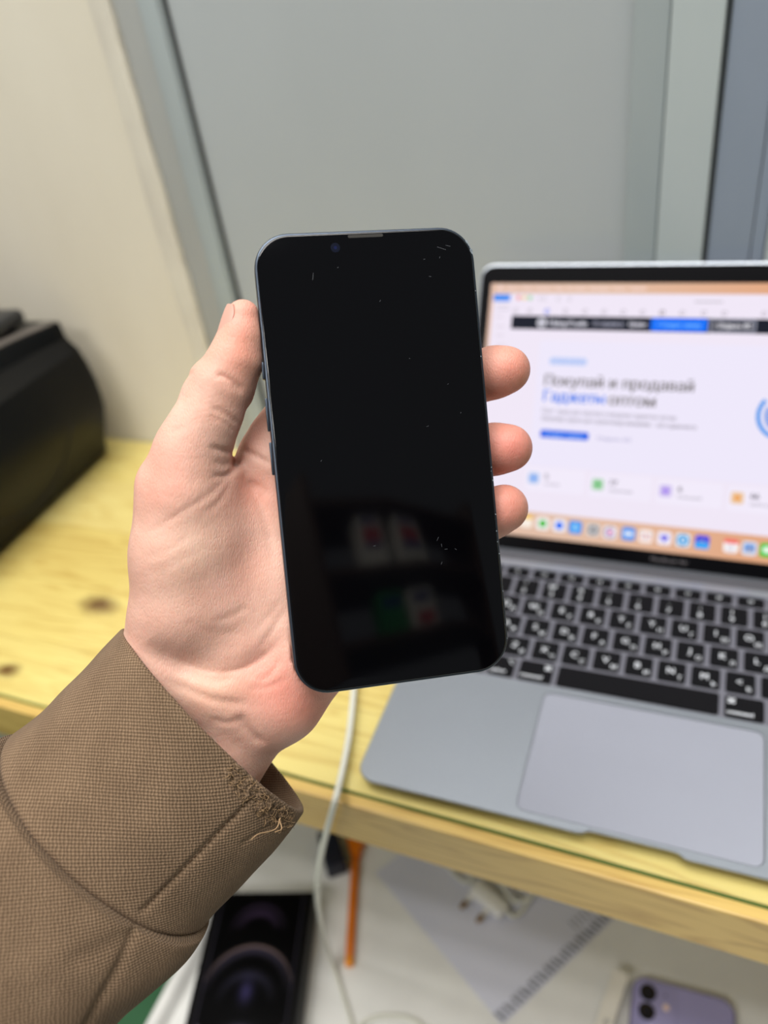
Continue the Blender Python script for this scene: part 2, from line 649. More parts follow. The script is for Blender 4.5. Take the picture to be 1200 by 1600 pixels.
# ------------------------------------------------------------------ setting
ZT = -5.0      # top of the glass sheet
ZW = -9.0      # top of the wood


def sbox(name, lo, hi, m, bev=0.0):
    return struct(mobj(name, *g_box(lo, hi, bev), m))


# beige wall with the plaster edge strip at its right end
YW = 331.0
sbox('wall_back', (-3000, YW, -750), (-283, 460, 1300), M_beige)
g = Geo()
zz = np.linspace(-750, 1300, 206)
rings = []
for z in zz:
    wob = 1.6 * noise.noise((0.3, 0.1, z * 0.02)) + 0.9 * noise.noise((4.3, 0.1, z * 0.07))
    xl = -284.5 + 1.8 * noise.noise((9.3, 2.1, z * 0.015))
    rings.append([(xl - 3, YW + 0.3, z), (xl, YW - 1.4, z), (-269.5 + wob, YW - 2.4, z), (-267.5 + wob, YW - 0.5, z), (-267.5, YW + 25, z), (-288, YW + 25, z)])
struct(g.add(*loft(rings)).obj('trim_1', M_plaster, smooth=True, auto=40))
# left door frame: flat strip, raised strip
g = Geo()
g.add(*g_box((-267.4, YW + 2.5, -750), (-243.9, 460, 1300), 0.6))
g.add(*g_box((-244.4, YW, -750), (-228.1, 460, 1300), 1.5), 1)
struct(g.obj('trim_2', [M_frame, M_frame2], smooth=True, auto=35))
sbox('gap_shade_1', (-228, YW + 8, -750), (-225.5, 460, 1300), M_dark)  # dark strip paints the shade on the frame's side return
# recessed door panel
sbox('door_1', (-225.5, YW + 10, -750), (112, YW + 40, 1300), M_panel)
# right frame: two flat profiles and the blue grey leaf beyond them
sbox('trim_4', (100.2, YW + 1, -750), (120.8, 460, 1300), M_trim1, 0.8)
sbox('trim_5', (121.4, YW - 1, -750), (151.0, 460, 1300), M_trim2, 0.8)
sbox('gap_shade_2', (151.0, YW + 9, -750), (154.5, 460, 1300), M_gap)  # grey strip paints the shadow line in the gap before the blue leaf
sbox('door_2', (154.5, YW + 3, -750), (180.5, 460, 1300), M_blue, 0.6)
sbox('trim_7', (181.0, YW + 3.6, -750), (189, 460, 1300), M_blue, 0.6)
sbox('wall_right', (189.6, YW - 1, -750), (3000, 460, 1300), M_trim2, 0.6)
sbox('floor', (-3000, -2500, -770), (3000, 460, -750), M_green)

# ------------------------------------------------------------------ desk
desk = tag(empty('wooden_desk', loc=(0, 0, 0)), 'yellow pine desk with knots under a glass sheet', 'desk')
EDGE = lambda x: -5.4 - 0.021 * x
ys = [-14, 52, 116, 186, 258, 330.2]
for i in range(5):
    v, f = g_box((-1380, ys[i] + 0.15, -45), (890, ys[i + 1] - 0.15, ZW), 0.5)
    if i == 0:                                           # the first board follows the front edge
        v = [(x, EDGE(x) + 0.3 if y < 0 else y, z) for x, y, z in v]
    mobj('board', v, f, M_wood[(1, 0, 2, 3, 1)[i]], desk)
# solid front lipping, its top a pale strip in front of the glass
v, f = g_box((-1380, 0, -46), (890, 6, ZW + 0.2), 1.0)
v = [((x, EDGE(x) - 7 + y, z) if y < 3 else (x, EDGE(x) + 0.1, z)) for x, y, z in v]
mobj('front_lipping', v, f, M_woodfront, desk)
mobj('under_desk_shade', *g_box((-1300, 2, -60), (-262, 34, -45.2), 0.8), M_dark, desk)  # added dark bar standing in for the shadow gap under the tabletop
mobj('leg', *g_box((-1300, 10, -750), (-1250, 60, -60.2), 0.8), M_wood[2], desk)
mobj('leg', *g_box((820, 10, -750), (870, 60, -45.2), 0.8), M_wood[2], desk)

gv, gf = g_box((-900, 0, ZW + 0.25), (700, 329, ZT))
gv = [(x, (EDGE(x) if y < 1 else y), z) for x, y, z in gv]
gmi = [1 if k == 2 else 0 for k in range(6)]
glass = mobj('glass_sheet', gv, gf, [M_glass, M_glassedge], None, mat_idx=gmi)
tag(glass, 'clear glass sheet with a green edge lying on the pine desk', 'glass sheet')

# ------------------------------------------------------------------ laptop
TILT = math.radians(2.2)
laptop = empty('laptop', Matrix.Rotation(TILT, 4, 'X'))
tag(laptop, 'open grey laptop with black keys and a lit web page on screen', 'laptop')
LW, LD = 304.1, 211.0


def base_outline(inset, scoop=True):
    pts = rr(inset, inset, LW - inset, LD - inset, 11 - inset, 8)
    out = []
    for i, (x, y) in enumerate(pts):
        out.append((x, y))
        if i == len(pts) * 3 // 4 - 1 and scoop:          # along the front edge: thumb scoop
            for sx, sy in ((125, 0), (127.5, 0.5), (130, 2.2), (133, 2.6), (150, 2.6), (171, 2.6), (174, 2.2), (176.5, 0.5), (179, 0)):
                out.append((sx, inset + sy))
    return out


KX0, KX1, KY0, KY1 = 14.2, 290.0, 90.0, 191.2
well = rr(KX0, KY0, KX1, KY1, 2.5, 4)
PX0, PX1, PY0, PY1 = 91.5, 212.5, 4.8, 84.9
padhole = rr(PX0, PY0, PX1, PY1, 5, 5)
zb = lambda x, y, d: -d - y * math.sin(TILT)            # bottom runs level with the desk
g = Geo()
g.add(*fill_holes(base_outline(0.5), [list(well), list(padhole)], 0))
g.add(*loft([[(x, y, zb(x, y, 4.4)) for x, y in base_outline(7)],
             [(x, y, zb(x, y, 3.9) * 0.9) for x, y in base_outline(3)],
             [(x, y, -1.7 - y * 0.02) for x, y in base_outline(0.2)],
             [(x, y, -0.5) for x, y in base_outline(0.0)],
             [(x, y, 0) for x, y in base_outline(0.5)]], True, False))
for lp, d in ((well, 1.3), (padhole, 0.5)):
    g.add(*loft([[(x, y, -d) for x, y in lp], [(x, y, 0) for x, y in lp]], False, False))
g.obj('base', M_alu, laptop, smooth=True, auto=30)
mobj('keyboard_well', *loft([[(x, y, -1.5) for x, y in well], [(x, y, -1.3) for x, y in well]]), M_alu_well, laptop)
mobj('trackpad', *plate(PX0 + .35, PY0 + .35, PX1 - .35, PY1 - .35, 4.7, -0.5, -0.08, 0.15), M_pad, laptop)
for fx in (30, 274):
    for fy in (25, 188):
        t = [[(fx + r_ * math.cos(a), fy + r_ * math.sin(a), z) for a in np.linspace(0, 6.283, 16, endpoint=False)] for r_, z in ((7, zb(0, fy, 5.0)), (8, zb(0, fy, 3.6)))]
        mobj('rubber_foot', *loft(t), M_rubber, laptop)

# keys: (row y, height, [(start unit, width unit, latin, second)])
U, KP = 19.0, 18.14
KB0 = 91.67
rows = []
rows.append((KB0, 15.3, [(0, 1, 'fn', ''), (1, 1, 'control', '⌃'), (2, 1, 'option', '⌥'), (3, 1.25, 'command', '⌘'), (4.25, 5, '', ''),
                         (9.25, 1.25, 'command', '⌘'), (10.5, 1, 'option', '⌥'), (11.5, 1, '◂', ''), (12.5, 1, '▾', ''), (13.5, 1, '▸', '')]))
rows.append((KB0 + KP, 15.3, [(0, 1.25, '⇧', ''), (1.25, 1, ']', 'ё')] + [(2.25 + i, 1, a, b) for i, (a, b) in enumerate(zip('ZXCVBNM<>?', ['Я', 'Ч', 'С', 'М', 'И', 'Т', 'Ь', 'Б', 'Ю', ',']))] + [(12.25, 2.25, '⇧', '')]))
rows.append((KB0 + 2 * KP, 15.3, [(0, 1.75, '⇪', '')] + [(1.75 + i, 1, a, b) for i, (a, b) in enumerate(zip('ASDFGHJKL:"|', ['Ф', 'Ы', 'В', 'А', 'П', 'Р', 'О', 'Л', 'Д', 'Ж', 'Э', 'Ё']))]))
rows.append((KB0 + 3 * KP, 15.3, [(0, 1.5, '⇥', '')] + [(1.5 + i, 1, a, b) for i, (a, b) in enumerate(zip('QWERTYUIOP{}', ['Й', 'Ц', 'У', 'К', 'Е', 'Н', 'Г', 'Ш', 'Щ', 'З', 'Х', 'Ъ']))] + [(13.5, 1, '↩', '')]))
rows.append((KB0 + 4 * KP, 15.3, [(i, 1, a, b) for i, (a, b) in enumerate(zip(['§', '1', '2', '3', '4', '5', '6', '7', '8', '9', '0', '-', '='], ['>', '!', '"', '№', '%', ':', ',', '.', ';', '(', ')', '_', '+']))] + [(13, 1.5, '⌫', '')]))
rows.append((KB0 + 5 * KP, 7.6, [(0, 1.5, 'esc', '')] + [(1.5 + i, 1, 'F%d' % (i + 1), '') for i in range(12)] + [(13.5, 1, '', '')]))
text_geo([s for r in rows for k in r[2] for s in k[2:] if s])
_key_mesh = {}
for ri, (ky, kh, keys) in enumerate(rows):
    for (u, w, la, ru) in keys:
        kw = w * U - 3.0
        x0 = 15.75 + u * U
        if (kw, kh) not in _key_mesh:
            v, f = plate(0, 0, kw, kh, 1.6, -1.3, 0.1, 0.35, 4)
            _key_mesh[(kw, kh)] = mesh_data('key', v, f, M_key)
        k = link(bpy.data.objects.new('key', _key_mesh[(kw, kh)]), laptop)
        k.location = (x0 * MM, ky * MM, 0)
        lg = Geo()
        z = 0.13
        if la in ('command', 'option', 'control', 'fn'):
            put_text(lg, la, 1.4 if w > 1 or la != 'control' else 0.8, 2.2, z, 3.6, min(kw - 2.6, {'command': 13.6, 'option': 9.6, 'control': 12.6, 'fn': 3.6}[la]), bold=0.12)
            if ru:
                put_text(lg, ru, (kw - 5.2) if u < 5 else 1.6, 9.6, z, 5.0, bold=0.12)
        elif ri == 5:
            if la:
                put_text(lg, la, kw / 2, kh / 2 - 1.1, z, 3.0, center=True, bold=0.1)
        elif ri == 4:
            put_text(lg, la, kw * 0.42, 2.0, z, 5.4, center=True, bold=0.08)
            if ru:
                put_text(lg, ru, kw * 0.42, 8.8, z, 5.0, center=True, bold=0.08)
        elif ru:
            put_text(lg, la, kw * 0.46, 5.9, z, 6.2, center=True, bold=0.1)
            put_text(lg, ru, kw - 3.4, 1.9, z, 4.4, center=True, bold=0.06)
        elif la:
            put_text(lg, la, kw * 0.5 if w == 1 else 4.0, 4.6, z, 6.0, center=True, bold=0.1)
        if lg.v:
            lg.obj('legend', M_legend, k)

# lid
LA = math.radians(53.30)
LY, LZ = 206.84, 1.69
u_ax, v_ax, n_ax = Vector((1, 0, 0)), Vector((0, math.cos(LA), math.sin(LA))), Vector((0, -math.sin(LA), math.cos(LA)))
LIDM = Matrix(((1, v_ax[0], n_ax[0], 0), (0, v_ax[1], n_ax[1], LY * MM), (0, v_ax[2], n_ax[2], LZ * MM), (0, 0, 0, 1)))
LAP_W = np.array(Matrix.Rotation(TILT, 3, 'X'))


def scr(px, py, n=0.0):
    """pixel of the photograph -> (u, v) on the laptop screen plane, mm"""
    o = LAP_W @ np.array([0, LY, LZ]) + LAP_W @ np.array(n_ax) * n
    nn = LAP_W @ np.array(n_ax)
    r = ray(px, py)
    p = CW + r * (((o - CW) @ nn) / (r @ nn)) - o
    return float(p[0]), float(p @ (LAP_W @ np.array(v_ax)))


VB0, VB1 = 0.2, 205.2
g = Geo()
o1 = lambda i: rr(i, -3, LW - i, 206.6 - i, 10, 8)
g.add(*loft([[(x, y, -4.3) for x, y in o1(2.2)], [(x, y, -3.2) for x, y in o1(0.5)], [(x, y, -0.9) for x, y in o1(0)], [(x, y, -0.1) for x, y in o1(0)], [(x, y, 0) for x, y in o1(0.3)]]))
g.obj('lid_shell', M_alu, laptop, smooth=True, auto=30, matrix=LIDM)
mobj('bezel', *plate(1.4, 0.2, LW - 1.4, 205.4, 9, 0.0, 0.25, 0.1, 8), M_bezel, laptop, matrix=LIDM)
mobj('hinge_cover', *g_box((13, 197.8, -1.0), (291, 208.5, 0.5), 0.4), M_hinge, laptop)
text_geo(['MacBook Air'])
g = Geo()
put_text(g, 'MacBook Air', 152, 3.9, 0.28, 3.9, 24.0, center=True, bold=0.06)
g.obj('wordmark', M_grey_print, laptop, matrix=LIDM)
SU0, SU1, SV0, SV1 = 8.8, 295.3, 10.7, 193.0


def screen_mat(name, c, strength=1.0):
    return mat(name, (0.004, 0.004, 0.005, 1), 0.4, vary=0.0, emit=c, estr=strength, spec=0.04)


_sm = {}


def smat(r, g_, b):
    if (r, g_, b) not in _sm:
        _sm[(r, g_, b)] = screen_mat('screen_colour', srgb(r, g_, b))
    return _sm[(r, g_, b)]


# wallpaper: peach gradient of the desktop picture
M_wallp = screen_mat('screen_wallpaper', srgb(222, 180, 160))
nt, N, L = nodes_of(M_wallp)
tc = N.new('ShaderNodeTexCoord')
sx = N.new('ShaderNodeSeparateXYZ')
L.new(tc.outputs['Object'], sx.inputs[0])
rp = N.new('ShaderNodeValToRGB')
rp.color_ramp.elements[0].position = 0.0
rp.color_ramp.elements[0].color = srgb(226, 190, 170)
rp.color_ramp.elements[1].position = 1.0
rp.color_ramp.elements[1].color = srgb(226, 168, 130)
e = rp.color_ramp.elements.new(0.45)
e.color = srgb(226, 190, 166)
L.new(math_node(nt, 'DIVIDE', sx.outputs[0], 0.2), rp.inputs[0])
L.new(rp.outputs[0], N['Principled BSDF'].inputs['Emission Color'])
screen = mobj('screen', *plate(SU0, SV0, SU1, SV1, 1.0, 0.2, 0.3, 0.05), M_wallp, laptop, matrix=LIDM)
ID = Matrix.Identity(4)


def ui(name, geo, mats, label=None):
    o = geo.obj(name, mats, screen)
    if label:
        o['label'] = label
    return o


def ui_rect(u0, v0, u1, v1, z, r=0.3, n=4):
    return [(x, y, z) for x, y in rr(min(u0, u1), min(v0, v1), max(u0, u1), max(v0, v1), r, n)], [tuple(range(4 * (n + 1)))]


def disc(u, v, r, z, n=24):
    return [(u + r * math.cos(a), v + r * math.sin(a), z) for a in np.linspace(0, 2 * math.pi, n, endpoint=False)], [tuple(range(n))]


def ring(u, v, r0, r1, a0, a1, z, n=40):
    A = np.radians(np.linspace(a0, a1, n))
    vv = [(u + r * math.cos(a), v + r * math.sin(a), z) for a in A for r in (r0, r1)]
    return vv, [(2 * i, 2 * i + 1, 2 * i + 3, 2 * i + 2) for i in range(n - 1)]


W_TOP = scr(900, 459)[1]
W_BOT = scr(900, 807)[1]
W_L = scr(771, 470)[0]
SIDE = scr(799, 505)[0]
g = Geo()
g.add(*ui_rect(W_L, W_BOT, SU1 - 1, W_TOP, 0.32, 2.2))
ui('browser_window', g, smat(240, 231, 246))
# menu bar words
words = ['Safari', 'Файл', 'Правка', 'Вид', 'История', 'Закладки', 'Окно', 'Справка']
text_geo(words)
g = Geo()
vm = scr(850, 450)[1]
g.add(*disc(scr(782, 450)[0], vm, 1.6, 0.33))
xw = [(791, 811), (816, 832), (837, 863), (868, 881), (886, 916), (921, 952), (957, 978), (983, 1010)]
for wd, (a, b) in zip(words, xw):
    ua, ub = scr(a, 450)[0], scr(b, 450)[0]
    put_text(g, wd, ua, vm - 1.3, 0.33, 3.6, ub - ua, bold=0.1)
ui('menu_bar_words', g, smat(250, 222, 216))
# sidebar of the window
g = Geo()
a, b = scr(772, 460), scr(797, 471)
g.add(*ui_rect(a[0], b[1], b[0], a[1], 0.34), 0)
for py in (478, 484):
    a, b = scr(776, py - 1), scr(796, py + 1)
    g.add(*ui_rect(a[0], b[1], b[0], a[1], 0.34), 1)
for py, wd in ((493, 10), (508, 14), (522, 12), (537, 16)):
    a, b = scr(775, py), scr(775 + wd, py + 4)
    g.add(*ui_rect(a[0], b[1], b[0], a[1], 0.34, 0.4), 2)
ui('sidebar', g, [smat(66, 142, 240), smat(206, 198, 214), smat(228, 218, 232)])
# window buttons and tool bar icons
c_ico = [smat(246, 150, 140), smat(244, 214, 140), smat(150, 214, 150), smat(200, 192, 204), smat(120, 140, 236), smat(150, 140, 146)]
for i, px in enumerate((810.5, 819.5, 828.5)):
    c = scr(px, 465.5)
    ui('window_button', Geo().add(*disc(c[0], c[1], 1.6, 0.34)), c_ico[i])
for px in (845, 852, 873, 891):
    c = scr(px, 466.5 + (px - 845) * 0.02)
    ui('toolbar_icon', Geo().add(*ring(c[0], c[1], 0.9, 1.5, 40, 320, 0.34, 14)), c_ico[3])
for i, px in enumerate((806, 828, 855, 884, 914, 944, 974, 1004, 1035, 1066, 1100, 1132, 1194)):
    c = scr(px, 486 + (px - 806) * 0.0125)
    ui('toolbar_icon', Geo().add(*ring(c[0], c[1], 0.9, 1.9, 0, 330, 0.34, 18)), c_ico[4 if i == 2 else (3 if i != 8 else 5)])
a, b = scr(1085, 470.5), scr(1130, 473.5)
ui('address_text', Geo().add(*ui_rect(a[0], b[1], b[0], a[1], 0.34)), c_ico[3])
# page header
hv1, hv0 = scr(801, 493)[1], scr(801, 514)[1]
text_geo(['HalopTrade', 'О сервисе', 'Цены', '+ Создать заявку', '+ Открыть КП'])
g = Geo()
g.add(*ui_rect(SIDE, hv0, SU1 - 1.2, hv1, 0.35, 0.2))
ui('page_header', g, smat(14, 20, 36))
hm = (hv0 + hv1) / 2
g = Geo()
c = scr(846.5, 505)[0]
g.add(*ring(c, hm, 1.4, 3.4, 0, 360, 0.37), 0)
g.add(*disc(c, hm, 0.9, 0.37), 0)
ua, ub = scr(858, 506)[0], scr(917, 506)[0]
put_text(g, 'HalopTrade', ua, hm - 1.9, 0.37, 5.6, ub - ua, 0, bold=0.3)
ua, ub = scr(927, 508)[0], scr(974, 508)[0]
put_text(g, 'О сервисе', ua, hm - 1.5, 0.37, 4.4, ub - ua, 1, bold=0.2)
ua, ub = scr(983, 508)[0], scr(1009, 508)[0]
put_text(g, 'Цены', ua, hm - 1.5, 0.37, 4.6, ub - ua, 0, bold=0.25)
ui('header_words', g, [smat(214, 212, 224), smat(160, 160, 178)])
g = Geo()
ua, ub = scr(1016.5, 511)[0], scr(1105, 511)[0]
g.add(*ui_rect(ua, hv0 + .5, ub, hv1 - .3, 0.37, 1.3), 0)
put_text(g, '+ Создать заявку', (ua + ub) / 2, hm - 1.3, 0.39, 4.2, (ub - ua) * 0.78, 1, True, bold=0.15)
ui('blue_header_button', g, [smat(0, 112, 250), smat(110, 180, 255)])
g = Geo()
ua, ub = scr(1107, 513)[0], scr(1181, 513)[0]
g.add(*ui_rect(ua, hv0 + .4, ub, hv1 - .3, 0.37, 1.6), 0)
g.add(*ui_rect(ua + 1, hv0 + 1.3, ub - 1, hv1 - 1.2, 0.38, 1.0), 1)
put_text(g, '+ Открыть КП', (ua + ub) / 2, hm - 1.6, 0.40, 4.8, (ub - ua) * 0.8, 2, True, bold=0.25)
ui('outlined_header_button', g, [smat(156, 158, 174), smat(44, 46, 60), smat(232, 230, 238)])
# hero card
text_geo(['Покупай и продавай', 'Гаджеты', 'оптом', 'Создать заявку', 'Открыть КП', 'Оптовая торговля',
          'Платформа для закупки и продажи гаджетов оптом.', 'Объявления, запросы цен и сделки между компаниями — всё в одном месте.', '5', '77', '6', '66', 'Заявки', 'Предложения', 'Компаний', 'Сделки за день', 'заказов'])
g = Geo()
a, b = scr(838, 533), scr(836, 728)
g.add(*ui_rect(scr(838, 600)[0], scr(960, 738)[1], SU1 - 1.4, scr(838, 532)[1], 0.345, 2.0))
ui('hero_card', g, smat(238, 232, 250))
g = Geo()
a, b = scr(859, 558), scr(917, 572)
g.add(*ui_rect(a[0], b[1], b[0], a[1], 0.37, 2.4), 0)
put_text(g, 'Оптовая торговля', (a[0] + b[0]) / 2, (a[1] + b[1]) / 2 - 0.9, 0.39, 2.6, (b[0] - a[0]) * 0.86, 1, True)
ui('badge', g, [smat(196, 210, 248), smat(140, 165, 232)])


def fit_line(geo, s, l, r, size, z, mi=0, bold=0.3):
    a, b = scr(*l), scr(*r)
    put_text(geo, s, a[0], (a[1] + b[1]) / 2, z, size, b[0] - a[0], mi, bold=bold)


g = Geo()
fit_line(g, 'Покупай и продавай', (851, 602), (1083, 613), 11.0, 0.37, 0, 0.3)
fit_line(g, 'оптом', (951, 633), (1023, 636), 11.0, 0.37, 0, 0.3)
ui('headline_words', g, smat(128, 122, 124))
g = Geo()
fit_line(g, 'Гаджеты', (849, 627), (944, 631), 11.0, 0.37, 0, 0.3)
ui('blue_headline_word', g, smat(58, 124, 236))
g = Geo()
fit_line(g, 'Платформа для закупки и продажи гаджетов оптом.', (847, 645), (1057, 657), 4.6, 0.37, 0, 0.12)
fit_line(g, 'Объявления, запросы цен и сделки между компаниями — всё в одном месте.', (846, 657), (1089, 671), 4.6, 0.37, 0, 0.12)
ui('body_lines', g, smat(176, 170, 184))
g = Geo()
a, b = scr(845, 671), scr(919, 690)
g.add(*ui_rect(a[0], b[1] + .6, b[0], a[1], 0.37, 1.5), 0)
put_text(g, 'Создать заявку', (a[0] + b[0]) / 2, (a[1] + b[1]) / 2 - 1.0, 0.39, 3.6, (b[0] - a[0]) * 0.78, 1, True, bold=0.12)
fit_line(g, 'Открыть КП', (933, 688), (985, 691), 3.8, 0.37, 2, 0.15)
ui('hero_buttons', g, [smat(20, 98, 232), smat(150, 190, 255), smat(186, 182, 214)])
# blue loop at the right
g = Geo()
c = scr(1224, 650)
g.add(*ring(c[0], c[1], 13.5, 16.2, 140, 262, 0.37), 0)
g.add(*ring(c[0], c[1], 9.0, 11.0, 150, 250, 0.37), 1)
g.add(*ring(c[0], c[1], 4.5, 8.0, 0, 360, 0.37), 0)
ui('blue_loop_emblem', g, [smat(70, 152, 236), smat(56, 130, 220)])
# statistics cards
for px, py, colr, num, cap, nw in ((834, 747, (108, 160, 244), '5', 'Заявки', 30), (934, 757, (92, 186, 104), '77', 'Предложения', 44), (1040, 767, (166, 132, 240), '6', 'Компаний', 42), (1152, 778, (238, 160, 76), '66', 'Сделки за день', 46)):
    g = Geo()
    c = scr(px, py)
    g.add(*ui_rect(c[0] - 6, c[1] - 9, c[0] + 36, c[1] + 8, 0.36, 2.0), 0)
    g.add(*ui_rect(c[0] - 4, c[1] - 4, c[0] + 4, c[1] + 4, 0.38, 1.4), 1)
    g.add(*disc(c[0], c[1], 2.0, 0.40, 12), 2)
    put_text(g, num, c[0] + 8.0, c[1] + 0.3, 0.38, 5.4, None, 3, bold=0.3)
    put_text(g, cap, c[0] + 8.0, c[1] - 4.3, 0.38, 3.4, nw * 0.36, 4, bold=0.1)
    ui('statistics_card', g, [smat(242, 235, 250), smat(*[int(c_ * 0.45 + 238 * 0.55) for c_ in colr]), smat(*colr), smat(140, 134, 146), smat(196, 190, 204)])
# dock icons
dock = [((822, 814), (250, 238, 226), (246, 200, 80), 'notes'), ((848, 818), (246, 244, 246), (70, 190, 60), 'dot'), ((874, 821), (240, 240, 252), (30, 110, 240), 'dot'),
        ((899, 824), (52, 150, 244), (160, 220, 250), 'tri'), ((927, 828), (214, 208, 208), (120, 124, 130), 'gear'), ((953, 832), (240, 232, 240), (236, 150, 200), 'ring'),
        ((982, 834), (74, 150, 240), (236, 244, 252), 'cloud'), ((1009, 838), (250, 236, 232), (236, 130, 120), 'dots'), ((1038, 841), (244, 238, 250), (120, 112, 230), 'heart'),
        ((1067, 844), (226, 240, 250), (50, 160, 226), 'ring2'), ((1097, 847), (70, 70, 226), (60, 170, 250), 'half'), ((1142, 853), (250, 244, 246), (244, 110, 104), 'cal'),
        ((1171, 857), (226, 232, 246), (120, 160, 220), 'pic'), ((1199, 860), (50, 200, 50), (230, 250, 230), 'bubble')]
for (px, py), bg, fg, kind in dock:
    g = Geo()
    c = scr(px, py)
    s = 4.6
    g.add(*ui_rect(c[0] - s, c[1] - s, c[0] + s, c[1] + s, 0.36, 2.1), 0)
    z = 0.38
    if kind == 'notes' or kind == 'cal':
        g.add(*ui_rect(c[0] - s, c[1] + 1.6, c[0] + s, c[1] + s, z, 1.4), 1)
        if kind == 'cal':
            text_geo(['12'])
            put_text(g, '12', c[0], c[1] - 3.2, z, 5.0, center=True, mi=2)
    elif kind == 'dot':
        g.add(*disc(c[0], c[1], 2.8, z), 1)
    elif kind == 'tri':
        for a0 in (70, 110, 0):
            d = np.array([math.cos(math.radians(a0)), math.sin(math.radians(a0))])
            nrm = np.array([-d[1], d[0]]) * 0.45
            p0, p1 = np.array(c) - d * 2.8, np.array(c) + d * 2.8
            g.add([(*(p0 - nrm), z), (*(p1 - nrm), z), (*(p1 + nrm), z), (*(p0 + nrm), z)], [(0, 1, 2, 3)], 1)
    elif kind == 'gear':
        g.add(*ring(c[0], c[1], 1.5, 3.3, 0, 360, z, 24), 1)
    elif kind == 'ring':
        g.add(*ring(c[0], c[1], 2.6, 3.8, 40, 350, z, 24), 2)
        g.add(*disc(c[0], c[1], 1.9, z), 1)
    elif kind == 'cloud':
        g.add(*ui_rect(c[0] - 3.2, c[1] - 1.4, c[0] + 3.2, c[1] + 1.4, z, 1.3), 1)
    elif kind == 'dots':
        for k in range(3):
            for j in range(2):
                g.add(*disc(c[0] - 2.4 + 2.4 * k, c[1] - 1.2 + 2.4 * j, 0.8, z, 10), 1 + (k + j) % 2)
    elif kind == 'heart':
        g.add(*disc(c[0] - 1.1, c[1] + 0.6, 1.7, z, 12), 1)
        g.add(*disc(c[0] + 1.1, c[1] + 0.6, 1.7, z + .005, 12), 1)
        g.add([(c[0] - 2.6, c[1] + 0.2, z + .01), (c[0], c[1] - 3, z + .01), (c[0] + 2.6, c[1] + 0.2, z + .01)], [(0, 1, 2)], 1)
    elif kind == 'ring2':
        g.add(*disc(c[0], c[1], 3.9, z), 1)
        g.add(*ring(c[0], c[1], 1.1, 2.0, 0, 360, z + .02, 18), 0)
    elif kind == 'half':
        g.add(*ui_rect(c[0] - s, c[1] - s, c[0] + s, c[1] - 0.2, z, 1.4), 1)
        g.add(*ui_rect(c[0] - 2.6, c[1] + .2, c[0] + 2.6, c[1] + 1.2, z + .02, 0.3), 2)
    elif kind == 'pic':
        g.add(*ui_rect(c[0] - 3.4, c[1] - 2.6, c[0] + 3.4, c[1] + 3.2, z, 0.6), 1)
        g.add([(c[0] - 3, c[1] - 2.4, z + .02), (c[0] + 3, c[1] - 2.4, z + .02), (c[0] + 1, c[1] + .8, z + .02)], [(0, 1, 2)], 2)
    elif kind == 'bubble':
        g.add(*ui_rect(c[0] - 3.0, c[1] - 2.0, c[0] + 3.0, c[1] + 2.4, z, 1.9), 1)
    ui('app_icon', g, [smat(*bg), smat(*fg), smat(150, 156, 190)])

# ------------------------------------------------------------------ smartphone in the hand
PM = np.array([[0.83918, -0.17818, 0.51387], [0.52304, 0.52351, -0.67263], [-0.14917, 0.83322, 0.53250]])
PM = np.linalg.qr(PM)[0] * np.sign(np.diag(np.linalg.qr(PM)[1]))
PO = np.array([68.6325, -37.6029, 245.8844])
PHM = Matrix(((*PM[0], PO[0] * MM), (*PM[1], PO[1] * MM), (*PM[2], PO[2] * MM), (0, 0, 0, 1)))


def L3(px, py, z):
    """pixel of the photograph -> phone-local mm on the plane z = const (z towards the viewer)"""
    r = PM.T @ ray(px, py)
    o = PM.T @ (CW - PO)
    return o + r * ((z - o[2]) / r[2])


def to_px(p):
    """phone-local points (n,3) -> pixels (n,2)"""
    w = np.asarray(p) @ PM.T + PO
    c = (w - CW) @ RW.T
    return np.stack([600 + FPX * c[:, 0] / c[:, 2], 800 + FPX * c[:, 1] / c[:, 2]], 1)


phone = empty('smartphone', PHM)
tag(phone, 'black smartphone with a dark screen and worn corner held in the left hand', 'smartphone')
HW, HH, TH = 35.75, 73.35, 7.65
o2 = lambda i: rr(-HW + i, -HH + i, HW - i, HH - i, 11.2 - i, 12)
rings = []
for z, i in ((-TH, 1.2), (-TH + 0.15, 0.55), (-TH + 0.6, 0.1), (-TH + 1.2, 0.0), (-1.3, 0.0), (-0.75, 0.05), (-0.45, 0.3), (-0.35, 0.75)):
    rings.append([(x, y, z) for x, y in o2(i)])
mobj('frame', *loft(rings), M_ph_frame, phone, smooth=True, auto=50)
rings = [[(x, y, -0.5) for x, y in o2(0.8)], [(x, y, -0.18) for x, y in o2(0.8)], [(x, y, -0.04) for x, y in o2(1.0)], [(x, y, 0) for x, y in o2(1.35)]]
mobj('front_glass', *loft(rings), M_ph_glass, phone, smooth=True, auto=60)
o3 = lambda i: rr(-HW + i, -HH + i, HW - i, HH - i, 10.4 - i * .8, 12)
